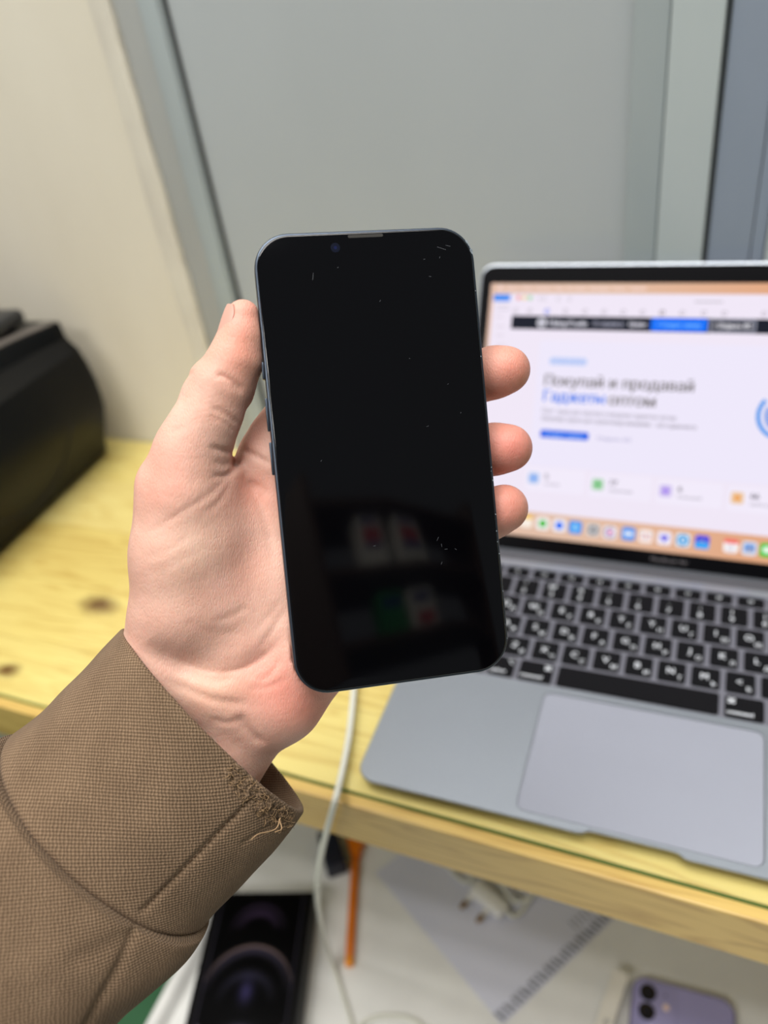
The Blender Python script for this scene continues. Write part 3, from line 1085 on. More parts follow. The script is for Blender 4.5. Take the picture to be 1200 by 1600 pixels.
# matte border around the display and the lit-off display, printed under the glass
mobj('back_glass', *loft([[(x, y, -TH - 0.25) for x, y in o2(1.9)], [(x, y, -TH + 0.05) for x, y in o2(1.2)]]), M_ph_back, phone, smooth=True, auto=40)
a, b = L3(543, 364, 0), L3(598, 363, 0)
mobj('earpiece', *plate(a[0], 70.9, b[0], 71.9, 0.5, -0.05, 0.03, 0.02), M_slot, phone)
c = L3(524, 387, 0)
g = Geo()
g.add(*loft([[(c[0] + r * math.cos(t), c[1] + r * math.sin(t), z) for t in np.linspace(0, 6.2832, 28, endpoint=False)] for r, z in ((1.5, -0.1), (1.5, 0.012), (1.1, 0.02))]), 0)
g.add(*disc(c[0], c[1], 0.55, 0.026, 16), 1)
g.obj('front_camera', [mat('camera_ring', srgb(14, 18, 34), 0.15, vary=0), mat('camera_pupil', srgb(22, 28, 62), 0.1, vary=0)], phone)
for y0, y1, nm in ((34.0, 28.5, 'ring_switch'), (22.5, 12.0, 'volume_button'), (8.5, -2.0, 'volume_button')):
    mobj(nm, *g_box((-HW - 0.75, min(y0, y1), -5.3), (-HW + 0.2, max(y0, y1), -2.5), 0.35), M_ph_frame, phone, smooth=True, auto=40)
mobj('side_button', *g_box((HW - 0.2, 2, -5.3), (HW + 0.55, 22, -2.5), 0.35), M_ph_frame, phone, smooth=True, auto=40)
# worn spots at the top right corner and along the right edge
g = Geo()
for k in range(26):
    if k < 12:
        t = math.radians(random.uniform(8, 52))
        x, y = HW - 11.2 + 10.9 * math.cos(t), HH - 11.2 + 10.9 * math.sin(t)
        s = random.uniform(0.2, 0.7)
    else:
        x, y = HW - random.uniform(0.35, 0.8), random.uniform(-66, 58)
        t = random.uniform(-.3, .3)
        s = random.uniform(0.12, 0.3)
    vv, ff = g_box((-s, -s * random.uniform(.3, .8), -0.12), (s * random.uniform(.3, 1), s * random.uniform(.4, 1.2), 0.05), 0.05, 1)
    ca, sa = math.cos(t + 1.5), math.sin(t + 1.5)
    g.add([(x + ca * p - sa * q, y + sa * p + ca * q, z - 0.12) for p, q, z in vv], ff)
o = g.obj('worn_edge', M_chip, phone)
o['label'] = 'chipped pale spots along the right edge'
g = Geo()
for px, py, ln, an in ((690, 388, 3.0, -20), (700, 384, 1.6, -15), (489, 432, 2.2, 80), (594, 470, .7, 60), (420, 622, .9, 50), (700, 600, .5, 30), (663, 405, .6, 10), (672, 432, .8, -5),
                       (687, 402, .6, 70), (585, 853, .7, 5), (684, 842, 1.4, 60), (690, 852, 1.0, 95), (697, 858, .9, 0), (712, 858, .7, -40), (690, 880, 1.0, 60), (640, 560, .4, 0), (720, 645, .5, 70),
                       (528, 418, .5, 20), (668, 666, .8, 15), (502, 720, .6, 50)):
    c = L3(px, py, 0)
    d = np.array([math.cos(math.radians(an)), math.sin(math.radians(an))])
    nrm = np.array([-d[1], d[0]]) * 0.06
    p0, p1 = c[:2] - d * ln / 2, c[:2] + d * ln / 2
    g.add([(*(p0 - nrm), 0.012), (*(p1 - nrm), 0.012), (*(p1 + nrm), 0.012), (*(p0 + nrm), 0.012)], [(0, 1, 2, 3)])
o = g.obj('scratches', M_scratch, phone)
o['label'] = 'small pale scratches on the dark screen'

# ------------------------------------------------------------------ the hand (one surface grown from a distance field, phone-local mm)
person = empty('person', PHM)
tag(person, 'left hand and forearm in a brown canvas sleeve holding up the black phone', 'person')

VOX = 0.75
LO = np.array([-128.0, -150.0, -62.0])
HI = np.array([60.0, 62.0, 14.0])
NX, NY, NZ = [int(q) for q in ((HI - LO) / VOX)]
gx = (LO[0] + VOX * np.arange(NX)).astype(np.float32)[:, None, None]
gy = (LO[1] + VOX * np.arange(NY)).astype(np.float32)[None, :, None]
gz = (LO[2] + VOX * np.arange(NZ)).astype(np.float32)[None, None, :]


def cone(a, b, ra, rb, flat=1.0):
    """tapered capsule; flat < 1 squeezes it in depth"""
    a, b = np.array(a, np.float32), np.array(b, np.float32)
    d = b - a
    px_, py_, pz_ = gx - a[0], gy - a[1], (gz - a[2])
    t = np.clip((px_ * d[0] + py_ * d[1] + pz_ * d[2]) / float(d @ d), 0, 1)
    q = (px_ - t * d[0]) ** 2 + (py_ - t * d[1]) ** 2 + ((pz_ - t * d[2]) / flat) ** 2
    return np.sqrt(q) - (ra + t * (rb - ra))


def smin(a, b, k):
    h = np.clip(0.5 + 0.5 * (b - a) / k, 0, 1)
    return b + (a - b) * h - k * h * (1 - h)


def chain(pts, k=3.0):
    """pts: (px, py, z, radius)"""
    out = None
    for p, q in zip(pts[:-1], pts[1:]):
        c = cone(L3(*p[:3]), L3(*q[:3]), p[3], q[3])
        out = c if out is None else smin(out, c, k)
    return out


# palm and wrist
sdf = chain([(150, 1260, -25, 19), (252, 1055, -28.5, 16.2), (304, 935, -25.5, 16.5)], 6)
sdf = smin(sdf, chain([(255, 1345, -25, 19), (352, 1150, -30, 17), (425, 1082, -26, 15)], 6), 9)
sdf = smin(sdf, chain([(350, 1060, -26, 17), (430, 900, -25.5, 15), (440, 735, -25, 12.5)], 6), 9)
sdf = smin(sdf, chain([(360, 1060, -26, 17), (490, 930, -25, 14.5), (505, 795, -24.5, 12.5)], 6), 8)
sdf = smin(sdf, chain([(420, 1085, -25, 15), (510, 960, -24.5, 14), (530, 870, -24.5, 12)], 6), 8)
# heel of the hand on the little finger side
sdf = smin(sdf, chain([(442, 1092, -22.5, 13.5), (490, 1010, -22.5, 15), (535, 930, -24, 12)], 6), 7)
# thumb ball
thenar = chain([(290, 945, -20, 15.8), (290, 860, -18.5, 16.0), (294, 770, -15.5, 14.2), (302, 705, -12.5, 12.0)], 6)
thenar = smin(thenar, chain([(256, 757, -17, 8.0), (268, 880, -20, 11.0), (258, 960, -23, 10.5)], 5), 6)
thenar = smin(thenar, chain([(345, 930, -22, 14.0), (340, 830, -20.5, 13.0), (335, 760, -19, 11)], 5), 7)
sdf = smin(sdf, thenar, 8)
# thumb
thumb = chain([(301, 712, -12.5, 12.0), (321, 665, -10.5, 10.9), (335, 640, -9.5, 10.0), (350, 600, -7.8, 9.6), (369, 560, -6, 8.4), (377, 525, -4.8, 6.8), (380, 495, -4.2, 5.4)], 2.5)
thumb = smin(thumb, cone(L3(317, 592, -9), L3(309, 612, -9.5), 3.4, 4.0), 5)
sdf = smin(sdf, thumb, 4)
# fingers behind the phone, tips showing at its right edge
sdf = smin(sdf, chain([(425, 712, -25, 12.4), (515, 585, -24, 10.2), (625, 505, -22, 9.2), (690, 480, -19, 8.0)]), 5)
sdf = smin(sdf, chain([(505, 795, -24.5, 12), (625, 670, -24, 10), (725, 597, -20, 9), (772, 582, -14.0, 8.6), (792, 578, -10.5, 8.0)]), 3)
sdf = smin(sdf, chain([(530, 865, -24.5, 11.5), (640, 765, -24, 9.6), (735, 708, -20, 8.8), (772, 702, -14.0, 8.6), (795, 700, -10.5, 8.1)]), 3)
sdf = smin(sdf, chain([(535, 930, -24, 11), (640, 870, -23, 9), (735, 822, -19, 8.4), (765, 804, -13.5, 8.3), (788, 794, -10.5, 8.2)]), 3)

# creases: grooves pressed along lines seen on the front of the hand (px polyline, depth mm, half width mm)
XY = np.meshgrid(np.arange(NX), np.arange(NY), indexing='ij')
pxx = (LO[0] + VOX * XY[0]).astype(np.float32)
pyy = (LO[1] + VOX * XY[1]).astype(np.float32)


def groove(line, depth, width, z=-10.0, fade=True):
    pts = np.array([L3(px, py, z)[:2] for px, py in crom(line, 6)])
    best = np.full(pxx.shape, 1e9, np.float32)
    amp = np.zeros_like(best)
    n = len(pts)
    for i in range(n - 1):
        a, b = pts[i], pts[i + 1]
        d = b - a
        t = np.clip(((pxx - a[0]) * d[0] + (pyy - a[1]) * d[1]) / (d @ d + 1e-9), 0, 1)
        q = (pxx - a[0] - t * d[0]) ** 2 + (pyy - a[1] - t * d[1]) ** 2
        m = q < best
        best[m] = q[m]
        s = (i + t) / (n - 1)
        am = np.minimum(1, 5 * np.minimum(s, 1 - s)) if fade else np.ones_like(s)
        amp[m] = am[m]
    return depth * amp * np.exp(-best / (width * width))


carve = np.zeros(pxx.shape, np.float32)
for line, dp, wd in (
        ([(338, 592), (358, 601), (382, 618)], 0.9, 0.8), ([(345, 606), (362, 612), (380, 622)], 0.35, 0.6),
        ([(288, 592), (296, 588), (304, 590)], 0.4, 0.6), ([(330, 642), (352, 651), (376, 668)], 0.7, 0.8), ([(326, 655), (350, 664), (372, 680)], 0.35, 0.7),
        ([(328, 700), (350, 706), (370, 706)], 0.8, 0.8), ([(335, 722), (350, 728), (369, 718)], 0.4, 0.8), ([(332, 744), (350, 744), (370, 732)], 0.7, 0.8),
        ([(268, 680), (280, 676), (292, 670)], 0.3, 0.6),
        ([(368, 735), (352, 750), (330, 772), (290, 798), (225, 838)], 0.35, 0.9), ([(366, 742), (345, 782), (322, 800)], 0.3, 0.8),
        ([(371, 738), (388, 758), (405, 782), (420, 830), (430, 900)], 0.5, 1.6), ([(390, 752), (408, 762), (424, 775)], 0.35, 0.8),
        ([(372, 697), (398, 710), (432, 730)], 0.8, 0.9),
        ([(222, 870), (262, 858), (310, 830)], 0.15, 1.2), ([(218, 905), (270, 880), (330, 850)], 0.15, 1.2),
        ([(232, 1000), (255, 1026), (290, 1042), (345, 1050), (402, 1032), (452, 985)], 1.7, 4.2),
        ([(262, 1020), (300, 1044), (350, 1050), (400, 1034), (448, 992)], 0.45, 0.9),
        ([(255, 1062), (300, 1080), (340, 1092), (396, 1098)], 0.7, 1.5), ([(285, 1050), (330, 1062), (370, 1058)], 0.4, 1.0),
        ([(330, 1120), (352, 1128), (376, 1124)], 0.4, 1.0), ([(372, 1112), (386, 1138), (414, 1168)], 0.9, 1.6),
        ([(400, 1062), (422, 1052), (442, 1022)], 0.4, 1.0), ([(385, 1072), (420, 1070), (455, 1050)], 0.3, 0.9),
        ([(405, 1010), (425, 985), (446, 950)], 0.3, 0.9), ([(330, 968), (360, 962), (392, 944)], 0.25, 1.0), ([(395, 985), (420, 962), (440, 935)], 0.2, 0.9),
        ([(276, 958), (330, 985), (380, 988)], 0.15, 1.6)):
    carve += groove(line, dp, wd)
# deep fold where the thumb overlaps the web
front = 1 / (1 + np.exp(-(gz + 21) / 2.0))
fold = groove([(382, 622), (384, 655), (375, 690), (369, 718), (362, 742)], 3.0, 1.3, z=-16)
sdf = sdf + carve[:, :, None] * front + fold[:, :, None] * (1 / (1 + np.exp(-(gz + 24) / 2.0))) * (1 / (1 + np.exp((gz + 9) / 1.5)))
# the skin gives way where the phone presses on it
bx = np.maximum(np.abs(gx) - HW - 0.1, np.abs(gy) - HH - 0.1)
bz = np.abs(gz + TH / 2 + 0.1) - (TH / 2 + 0.3)
# rounded corners of the phone
cxr = np.maximum(np.abs(gx) - (HW - 11.2), 0)
cyr = np.maximum(np.abs(gy) - (HH - 11.2), 0)
bxy = np.sqrt(cxr ** 2 + cyr ** 2) - 11.3
phone_sdf = np.maximum(bxy, bz) + 0 * bx
k_ = 1.0
h_ = np.clip(0.5 - 0.5 * (sdf + phone_sdf) / k_, 0, 1)
sdf = np.maximum(sdf, -phone_sdf)
grid = openvdb.FloatGrid(5.0)
grid.copyFromArray(np.ascontiguousarray(np.clip(sdf, -5, 5).astype(np.float32)))
pts, quads = grid.convertToQuads(0.0)
pts = LO + VOX * np.asarray(pts, float)
quads = np.asarray(quads)
me = bpy.data.meshes.new('hand')
me.from_pydata((pts * MM).tolist(), [], quads[:, ::-1].tolist())
me.materials.append(M_skin)
me.polygons.foreach_set('use_smooth', np.ones(len(me.polygons), dtype=bool))
# skin colour: pinker pads and heel, paler thumb ball
pix = to_px(pts)
base_c = np.array(srgb(221, 178, 160)[:3])
tint = np.tile(base_c, (len(pts), 1))


def blot(cx, cy, rx, ry, rgb, amt, zmin=-99):
    global tint
    w = amt * np.exp(-(((pix[:, 0] - cx) / rx) ** 2 + ((pix[:, 1] - cy) / ry) ** 2)) * (pts[:, 2] > zmin)
    tint = tint * (1 - w[:, None]) + np.array(srgb(*rgb)[:3]) * w[:, None]


for a in ((375, 540, 34, 60, (234, 160, 138), .75), (375, 490, 30, 30, (230, 156, 138), .6), (250, 740, 45, 50, (236, 164, 146), .6), (395, 765, 45, 40, (232, 160, 140), .55),
          (300, 880, 60, 80, (226, 192, 170), .5), (450, 1085, 75, 50, (230, 142, 126), .5), (425, 1060, 40, 50, (230, 134, 116), .35), (490, 1110, 60, 40, (228, 152, 134), .5),
          (345, 920, 40, 30, (226, 172, 156), .5), (300, 975, 40, 25, (224, 172, 154), .4), (330, 1080, 60, 40, (224, 184, 158), .5), (390, 660, 26, 40, (226, 164, 150), .5),
          (800, 578, 60, 60, (212, 134, 116), .8), (800, 700, 60, 60, (210, 126, 112), .85), (795, 795, 60, 60, (212, 138, 122), .8), (385, 860, 40, 60, (230, 178, 160), .4)):
    blot(*a)
lay = me.color_attributes.new('tint', 'FLOAT_COLOR', 'POINT')
lay.data.foreach_set('color', np.hstack([tint, np.ones((len(pts), 1))]).astype(np.float32).ravel())
hand = link(bpy.data.objects.new('hand', me), person)
sm = hand.modifiers.new('soften', 'SMOOTH')
sm.factor = 0.5
sm.iterations = 2
# thumb nail: thin curved plate on the far left side of the thumb tip
root, tip = L3(371, 537, -5.2), L3(381, 483, -4.2)
ax_ = (tip - root) / np.linalg.norm(tip - root)
nrm_ = np.array([-0.86, 0.25, 0.40])
nrm_ -= ax_ * (nrm_ @ ax_)
nrm_ /= np.linalg.norm(nrm_)
sd_ = np.cross(ax_, nrm_)
rings = []
for off in (0.0, -0.55):
    for i in range(13):
        t = i / 12
        s_end = 1 - 0.35 * max(0, (t - 0.7) / 0.3) ** 2 - 0.3 * max(0, (0.25 - t) / 0.25) ** 2
        R_ = 7.1 - 1.15 * t - 0.5 * t ** 4 + off
        cpt = root + (tip - root) * (t * 1.02)
        rings.append([tuple(cpt + nrm_ * (R_ * math.cos(b_)) + sd_ * R_ * math.sin(b_)) for b_ in np.radians(np.linspace(-46, 42, 13)) * s_end])
v1, f1 = loft(rings[:13], False, False, closed=False)
v2, f2 = loft(rings[13:], False, False, closed=False)
g = Geo()
g.add(v1, f1)
g.add(v2, [tuple(reversed(q)) for q in f2])
n_ = len(v1)
bd = [i for i in range(12)] + [12 + 13 * i for i in range(12)] + [168 - i for i in range(12)] + [156 - 13 * i for i in range(12)]
g.f += [(bd[i], bd[(i + 1) % 48], bd[(i + 1) % 48] + n_, bd[i] + n_) for i in range(48)]
g.mi += [0] * 48
g.obj('thumb_nail', M_nail, hand, smooth=True, auto=50)

# ------------------------------------------------------------------ sleeve
# stations: upper-left px, lower-right px, z of the middle, depth half-thickness, forward lean of the front (mm)
ST = [((189, 986), (473, 1268), -28, 28.0, 1.2), ((150, 1028), (438, 1318), -26, 28.5, -1.0), ((100, 1076), (392, 1366), -24, 29, 0), ((50, 1122), (346, 1410), -21, 29, -2.0),
      ((2, 1160), (322, 1438), -18, 30.5, -4.5)]
ST2 = [((4, 1159), (324, 1437), -18, 31.2, -4.5), ((-8, 1163), (322, 1446), -17, 33.5, -4.8), ((-62, 1212), (288, 1490), -13, 36, -4.5), ((-122, 1272), (217, 1545), -8, 39, -4.0), ((-192, 1342), (168, 1606), -2, 42, -3.5), ((-300, 1455), (90, 1720), 8, 46, -3.0), ((-420, 1580), (0, 1850), 20, 50, -3)]


def sleeve_rows(stations, per):
    data = []
    for (a, b, z, dpt, lean) in stations:
        A, B = L3(*a, z), L3(*b, z)
        h = (B - A) / 2
        axd = np.array([0.72, 0.69, 0.0])
        w = np.array([0, 0, 1.0]) * dpt + axd * lean
        data.append(np.concatenate([(A + B) / 2, h, w]))
    return crom(data, per)


def sleeve_surface(stations, per, nu, shrink=0.0, grooves=(), folds=0.0, seed=0.0, rough=()):
    D = sleeve_rows(stations, per)
    th = np.linspace(0, 2 * math.pi, nu, endpoint=False)
    c, s = np.cos(th), np.sin(th)
    ex = 1.0
    cc = np.sign(c) * np.abs(c) ** ex
    ss = np.sign(s) * np.abs(s) ** ex
    P = D[:, None, 0:3] + cc[None, :, None] * D[:, None, 3:6] + ss[None, :, None] * D[:, None, 6:9]
    nr = P - D[:, None, 0:3]
    nr /= np.linalg.norm(nr, axis=2, keepdims=True)
    if shrink:
        P = P - nr * shrink
    disp = np.zeros(P.shape[:2])
    flat = P.reshape(-1, 3)
    if folds or seed:
        for idx, p in enumerate(flat):
            q = Vector((p[0] * 0.03 + seed, p[1] * 0.03, p[2] * 0.03))
            disp.reshape(-1)[idx] = folds * (noise.noise(q) + 0.45 * noise.noise(q * 2.7))
    pxs = to_px(flat).reshape(P.shape[0], P.shape[1], 2)
    front_ = (ss > -0.15)[None, :]
    for line, dp, wpx in grooves:
        q = crom(line, 8)
        best = np.full(P.shape[:2], 1e9)
        for i in range(len(q) - 1):
            d = q[i + 1] - q[i]
            t = np.clip(((pxs - q[i]) @ d) / (d @ d + 1e-9), 0, 1)
            e_ = pxs - q[i] - t[..., None] * d
            best = np.minimum(best, (e_ ** 2).sum(2))
        disp -= dp * np.exp(-best / wpx ** 2) * front_
    P = P + nr * disp[..., None]
    return P, nr, pxs, front_


def uv_grid(me, rows, cols, su, sv, closed=True):
    lay_ = me.uv_layers.new(name='uv')
    uvs = np.zeros((len(me.loops), 2), np.float32)
    vi = np.zeros(len(me.loops), np.int32)
    me.loops.foreach_get('vertex_index', vi)
    pl = np.repeat(np.arange(len(me.polygons)), [p.loop_total for p in me.polygons])
    r_, c_ = vi // cols, vi % cols
    fc = np.arange(len(me.polygons)) % cols
    c2 = np.where((fc[pl] == cols - 1) & (c_ == 0), cols, c_)
    uvs[:, 0] = c2 * su
    uvs[:, 1] = sv[r_]
    lay_.data.foreach_set('uv', uvs.ravel())


def tube_mesh(name, P, parent, m):
    n_r, n_c = P.shape[:2]
    v, f = loft([[tuple(q) for q in r] for r in P], False, False)
    me = mesh_data(name, v, f, m, True)
    mid = P[n_r // 2]
    circ = np.linalg.norm(np.roll(mid, -1, 0) - mid, axis=1).sum()
    k = n_c // 4
    sv = np.concatenate([[0], np.cumsum(np.linalg.norm(np.diff(P[:, k], axis=0), axis=1))])
    per_ = max(1, round(circ / 1.35)) * 1.35
    uv_grid(me, n_r, n_c, per_ / n_c, sv)
    return link(bpy.data.objects.new(name, me), parent)


NU = 300
sleeve = None
# main sleeve first (the cuff is sewn to it)
g_main = [([(222, 1442), (205, 1475), (180, 1520), (150, 1570), (120, 1620)], 1.2, 7), ([(0, 1300), (60, 1370), (120, 1420)], 0.8, 22), ([(120, 1500), (170, 1480), (215, 1460)], 0.9, 16)]
P2, n2, px2, fr2 = sleeve_surface(ST2, 26, NU, 0.0, g_main, 1.6, 3.3)
P2 = np.array([P2[0] - n2[0] * 4.0 + (P2[3] - P2[0]) * 2, P2[0] - n2[0] * 1.8, P2[0] - n2[0] * 0.4, *P2[1:]])
sleeve = tube_mesh('sleeve', P2, person, M_canvas)
sleeve['label'] = 'brown canvas sleeve'
# cuff: inner layer, rolled rim, outer layer
g_cuff = [([(392, 1254), (345, 1300), (300, 1345), (255, 1392), (222, 1424)], 0.9, 4.5), ([(440, 1282), (405, 1305), (380, 1320)], 0.5, 3.5)]
PO_, nO, pxO, frO = sleeve_surface(ST, 40, NU, 0.0, g_cuff, 0.9, 8.1)
D0 = sleeve_rows(ST, 40)
# worn rim: lumpy displacement along the frayed stretch
line = crom([(366, 1212), (392, 1238), (415, 1262), (440, 1282)], 8)
fray = np.zeros(PO_.shape[:2])
for q in line:
    e_ = pxO - q
    fray = np.maximum(fray, np.exp(-(e_ ** 2).sum(2) / 17.0 ** 2))
fray *= frO
for i in range(60):
    for j in range(NU):
        if fray[i, j] > 0.05:
            p = PO_[i, j]
            PO_[i, j] = p + nO[i, j] * fray[i, j] * (1.6 * noise.noise(Vector(p) * 0.55) + 1.2 * noise.noise(Vector(p) * 1.3))
inner = PO_ - nO * 2.4
tdir = PO_[0] - PO_[3]
tdir /= np.linalg.norm(tdir, axis=1)[:, None]
rim = [PO_[0] - nO[0] * (1.2 - 1.2 * math.cos(a)) + tdir * 1.2 * math.sin(a) for a in np.linspace(math.pi, 0, 7)]
for q in range(1, 13):                              # the cuff narrows into the seam
    PO_[-q] = PO_[-q] - nO[-q] * 1.9 * ((13 - q) / 12) ** 2
tuck = PO_[-1] - nO[-1] * 3.0 + (PO_[-1] - PO_[-4]) * 3
Pc = np.array([*inner[90:0:-3], *rim[:-1], *PO_, tuck])
cuff = tube_mesh('cuff', Pc, sleeve, M_canvas)
# frayed threads along the rim
g = Geo()
cand = np.argwhere(fray > 0.35)
for k in range(260):
    i, j = cand[random.randrange(len(cand))]
    p = PO_[i, j] + nO[i, j] * 0.1
    d = np.array([random.gauss(0, 1) for _ in range(3)]) + nO[i, j] * 1.1
    path = [p]
    for s in range(5):
        d = d / np.linalg.norm(d) + 0.4 * np.array([random.gauss(0, 1) for _ in range(3)]) - nO[i, j] * 0.3
        path.append(path[-1] + d / np.linalg.norm(d) * random.uniform(0.25, 0.6))
    g.add(*g_tube(path, 0.075, 4))
for st_ in ([(438, 1278), (432, 1294), (418, 1300), (404, 1303), (392, 1312)], [(436, 1280), (440, 1295), (430, 1300)]):
    g.add(*g_tube([L3(px, py, -4 + 0.5 * k) for k, (px, py) in enumerate(crom(st_, 5))][::1], 0.2, 5))
o = g.obj('frayed_threads', M_thread, sleeve)
o['kind'] = 'stuff'
# stitching line just inside the side seam of the cuff
g = Geo()
seam = crom([(392, 1254), (345, 1300), (300, 1345), (255, 1392), (224, 1422)], 12)
for k in range(0, len(seam) - 1, 2):
    fpx = pxO + np.where(frO, 0, 1e6)[..., None]
    pts_ = []
    for q in (seam[k], seam[k + 1]):
        i, j = np.unravel_index(((fpx - q) ** 2).sum(2).argmin(), fpx.shape[:2])
        pts_.append(PO_[i, j] + nO[i, j] * 0.05)
    if np.linalg.norm(pts_[0] - pts_[1]) > 0.1:
        g.add(*g_tube(pts_, 0.22, 5))
g.obj('seam_stitching', M_stitch, sleeve)

# ------------------------------------------------------------------ printer at the left
PR = Matrix.Translation((-0.43, 0.183, ZT * MM)) @ Matrix.Rotation(0.051, 4, 'Z')
printer = empty('printer', PR)
tag(printer, 'black printer with a curved front at the left end of the desk', 'printer')
prof = [(29, 0), (31, 2), (33.5, 12), (44, 38), (49.5, 54), (51.2, 66), (51.2, 84), (48.8, 100), (45.8, 112), (44.6, 115)]
PL = 119.0


def printer_ring(y):
    s = max(0.0, 1 - (y / PL) ** 2)                      # bow of the front towards the middle
    e_ = max(0.0, (abs(y) - PL + 6) / 6.0)
    return [(x - 5 * s * min(1, z / 105) ** 2 - 3.0 * e_ ** 2, y, z) for x, z in prof], s, e_


rings = []
for y in [-119, -118, -116, -113] + list(np.linspace(-106, 106, 22)) + [113, 116, 118, 119]:
    r_, s, e_ = printer_ring(y)
    top = [(34.5 - 26 * s - 2 * e_, y, 126), (33 - 31 * s - 2 * e_, y, 139), (31 - 31 * s, y, 141.5), (20 - 32 * s, y, 142)]
    back = [(-150, y, 142), (-170, y, 133), (-175, y, 20), (-170, y, 0)]
    rings.append(r_ + top + back)
v, f = loft(rings)
mobj('body', v, f, M_black, printer, smooth=True, auto=28)
# pale strip along the top edge
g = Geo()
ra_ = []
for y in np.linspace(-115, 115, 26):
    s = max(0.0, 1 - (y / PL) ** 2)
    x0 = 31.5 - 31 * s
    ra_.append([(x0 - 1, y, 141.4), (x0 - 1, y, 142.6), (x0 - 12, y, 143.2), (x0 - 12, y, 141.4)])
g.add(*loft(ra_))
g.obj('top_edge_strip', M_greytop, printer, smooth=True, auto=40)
mobj('paper_tray', *g_box((-120, 72, 145), (3, 112, 159), 5.0, 4), M_black_soft, printer, smooth=True, auto=40)
mobj('tray_support', *g_box((-115, 78, 140), (-10, 106, 147), 1), M_black, printer)
arc = crom([(112, 662), (107, 690), (95, 735), (60, 786), (0, 818), (-40, 824)], 8)
PRI = PR.inverted()
path = []
for q in arc:
    xx = -385.0
    for it in range(5):
        p = at(q[0], q[1], 0, xx)
        lp = PRI @ Vector((p[0] * MM, p[1] * MM, p[2] * MM)) * 1000
        r_, s, e_ = printer_ring(lp.y)
        xl_ = float(np.interp(lp.z, [a[2] for a in r_], [a[0] for a in r_]))
        xx += (xl_ - lp.x)
    path.append((xl_ + 0.1, lp.y, lp.z))
mobj('front_groove', *g_tube(path, 0.9, 8), mat('groove_black', srgb(8, 8, 9), 0.7, vary=0), printer, smooth=True)

# ------------------------------------------------------------------ lower shelf and what lies on it
ZS = -318.0
shelf = empty('lower_shelf', loc=(0.25, 0, ZS * MM))
tag(shelf, 'white lower shelf with a raised rim under the pine desk', 'shelf')
mobj('shelf_board', *g_box((-196 - 250, -420, -18), (640, 340, 0), 0.8), M_shelf, shelf)
g = Geo()
rim_rings = []
for y in (-420, 340):
    rim_rings.append([(-210 - 250, y, -22), (-210 - 250, y, 9), (-209 - 250, y, 10), (-203 - 250, y, 10), (-201 - 250, y, 9), (-196.2 - 250, y, 0.2), (-196.2 - 250, y, -22)])
g.add(*loft(rim_rings))
g.obj('shelf_rim', M_shelf, shelf)
mobj('shelf_leg', *g_box((-205 - 250, 280, -432), (-165 - 250, 320, -22), 0.8), M_shelf, shelf)
mobj('shelf_leg', *g_box((590, 280, -432), (630, 320, -18), 0.8), M_shelf, shelf)
mobj('shelf_leg', *g_box((-205 - 250, -410, -432), (-165 - 250, -370, -22), 0.8), M_shelf, shelf)
mobj('shelf_leg', *g_box((590, -410, -432), (630, -370, -18), 0.8), M_shelf, shelf)

# black phone box with a printed picture
wv = np.array([87.9, 27.3]) / 92.0
bang = math.atan2(wv[1], wv[0])
boxm = Matrix.Translation((-201.4 * MM, 33.2 * MM, ZS * MM)) @ Matrix.Rotation(bang, 4, 'Z')
pbox = empty('phone_box', boxm)
tag(pbox, 'black phone box with a dark violet picture on its lid on the white shelf', 'box')
mobj('lid', *g_box((0, -172, 5.5), (91.3, 0, 26), 0.5), M_boxblack, pbox)
mobj('tray', *g_box((0.6, -171.4, 0), (90.7, -0.6, 5.2), 0.4), M_carton_side, pbox)
nxp, nyp = 74, 150
vv, cc_ = [], []
for j in range(nyp):
    for i in range(nxp):
        x, y = 5 + 81 * i / (nxp - 1), -4 - 164 * j / (nyp - 1)
        vv.append((x, y, 26.05))
        X, Y = (x - 45.6), y
        col = np.array([3, 3, 4], float)

        def band(cx, cy, r, w, a, c, lo=-1.0):
            global col
            d = math.hypot(X - cx, Y - cy)
            up = max(0.0, (Y - cy) / (r + 1e-6))
            if up > lo:
                col = col + np.array(c) * a * math.exp(-((d - r) / w) ** 2) * max(0, up) ** 0.8

        band(0, -36, 24, 2.0, 0.7, (50, 38, 58))
        band(0, -37, 18, 3.6, 0.8, (56, 42, 66), 0.3)
        band(0, -85, 38, 1.2, 0.9, (112, 92, 84), 0.25)
        band(0, -86, 35, 3.6, 0.8, (54, 50, 66), 0.1)
        band(0, -92, 22, 4.0, 0.5, (56, 54, 76))
        col = col + np.array([46, 42, 76]) * math.exp(-((X) / 6) ** 2 - ((Y + 83) / 9) ** 2)
        col = col + np.array([70, 66, 92]) * math.exp(-((X) / 11) ** 2 - ((Y + 112) / 5) ** 2)
        d = math.hypot(X, Y + 95)
        if Y < -108:
            col = col + np.array([96, 92, 112]) * math.exp(-((d - 37) / 1.1) ** 2)
        # outline of the pictured phone
        ex_ = max(abs(X) - 33, 0)
        if abs(abs(X) - 37) < 0.6:
            col = col + np.array([40, 38, 46])
        cc_.append([*srgb(*np.clip(col, 0, 255))[:3], 1.0])
ff = [(j * nxp + i, (j + 1) * nxp + i, (j + 1) * nxp + i + 1, j * nxp + i + 1) for j in range(nyp - 1) for i in range(nxp - 1)]
M_print = mat('lid_print', (0.02, 0.02, 0.02, 1), 0.4, vary=0.0, spec=0.05)
nt, N, L = nodes_of(M_print)
vc = N.new('ShaderNodeVertexColor')
vc.layer_name = 'print'
L.new(vc.outputs[0], N['Principled BSDF'].inputs['Base Color'])
o = mobj('lid_picture', vv, ff, M_print, pbox)
la_ = o.data.color_attributes.new('print', 'FLOAT_COLOR', 'POINT')
la_.data.foreach_set('color', np.array(cc_, np.float32).ravel())

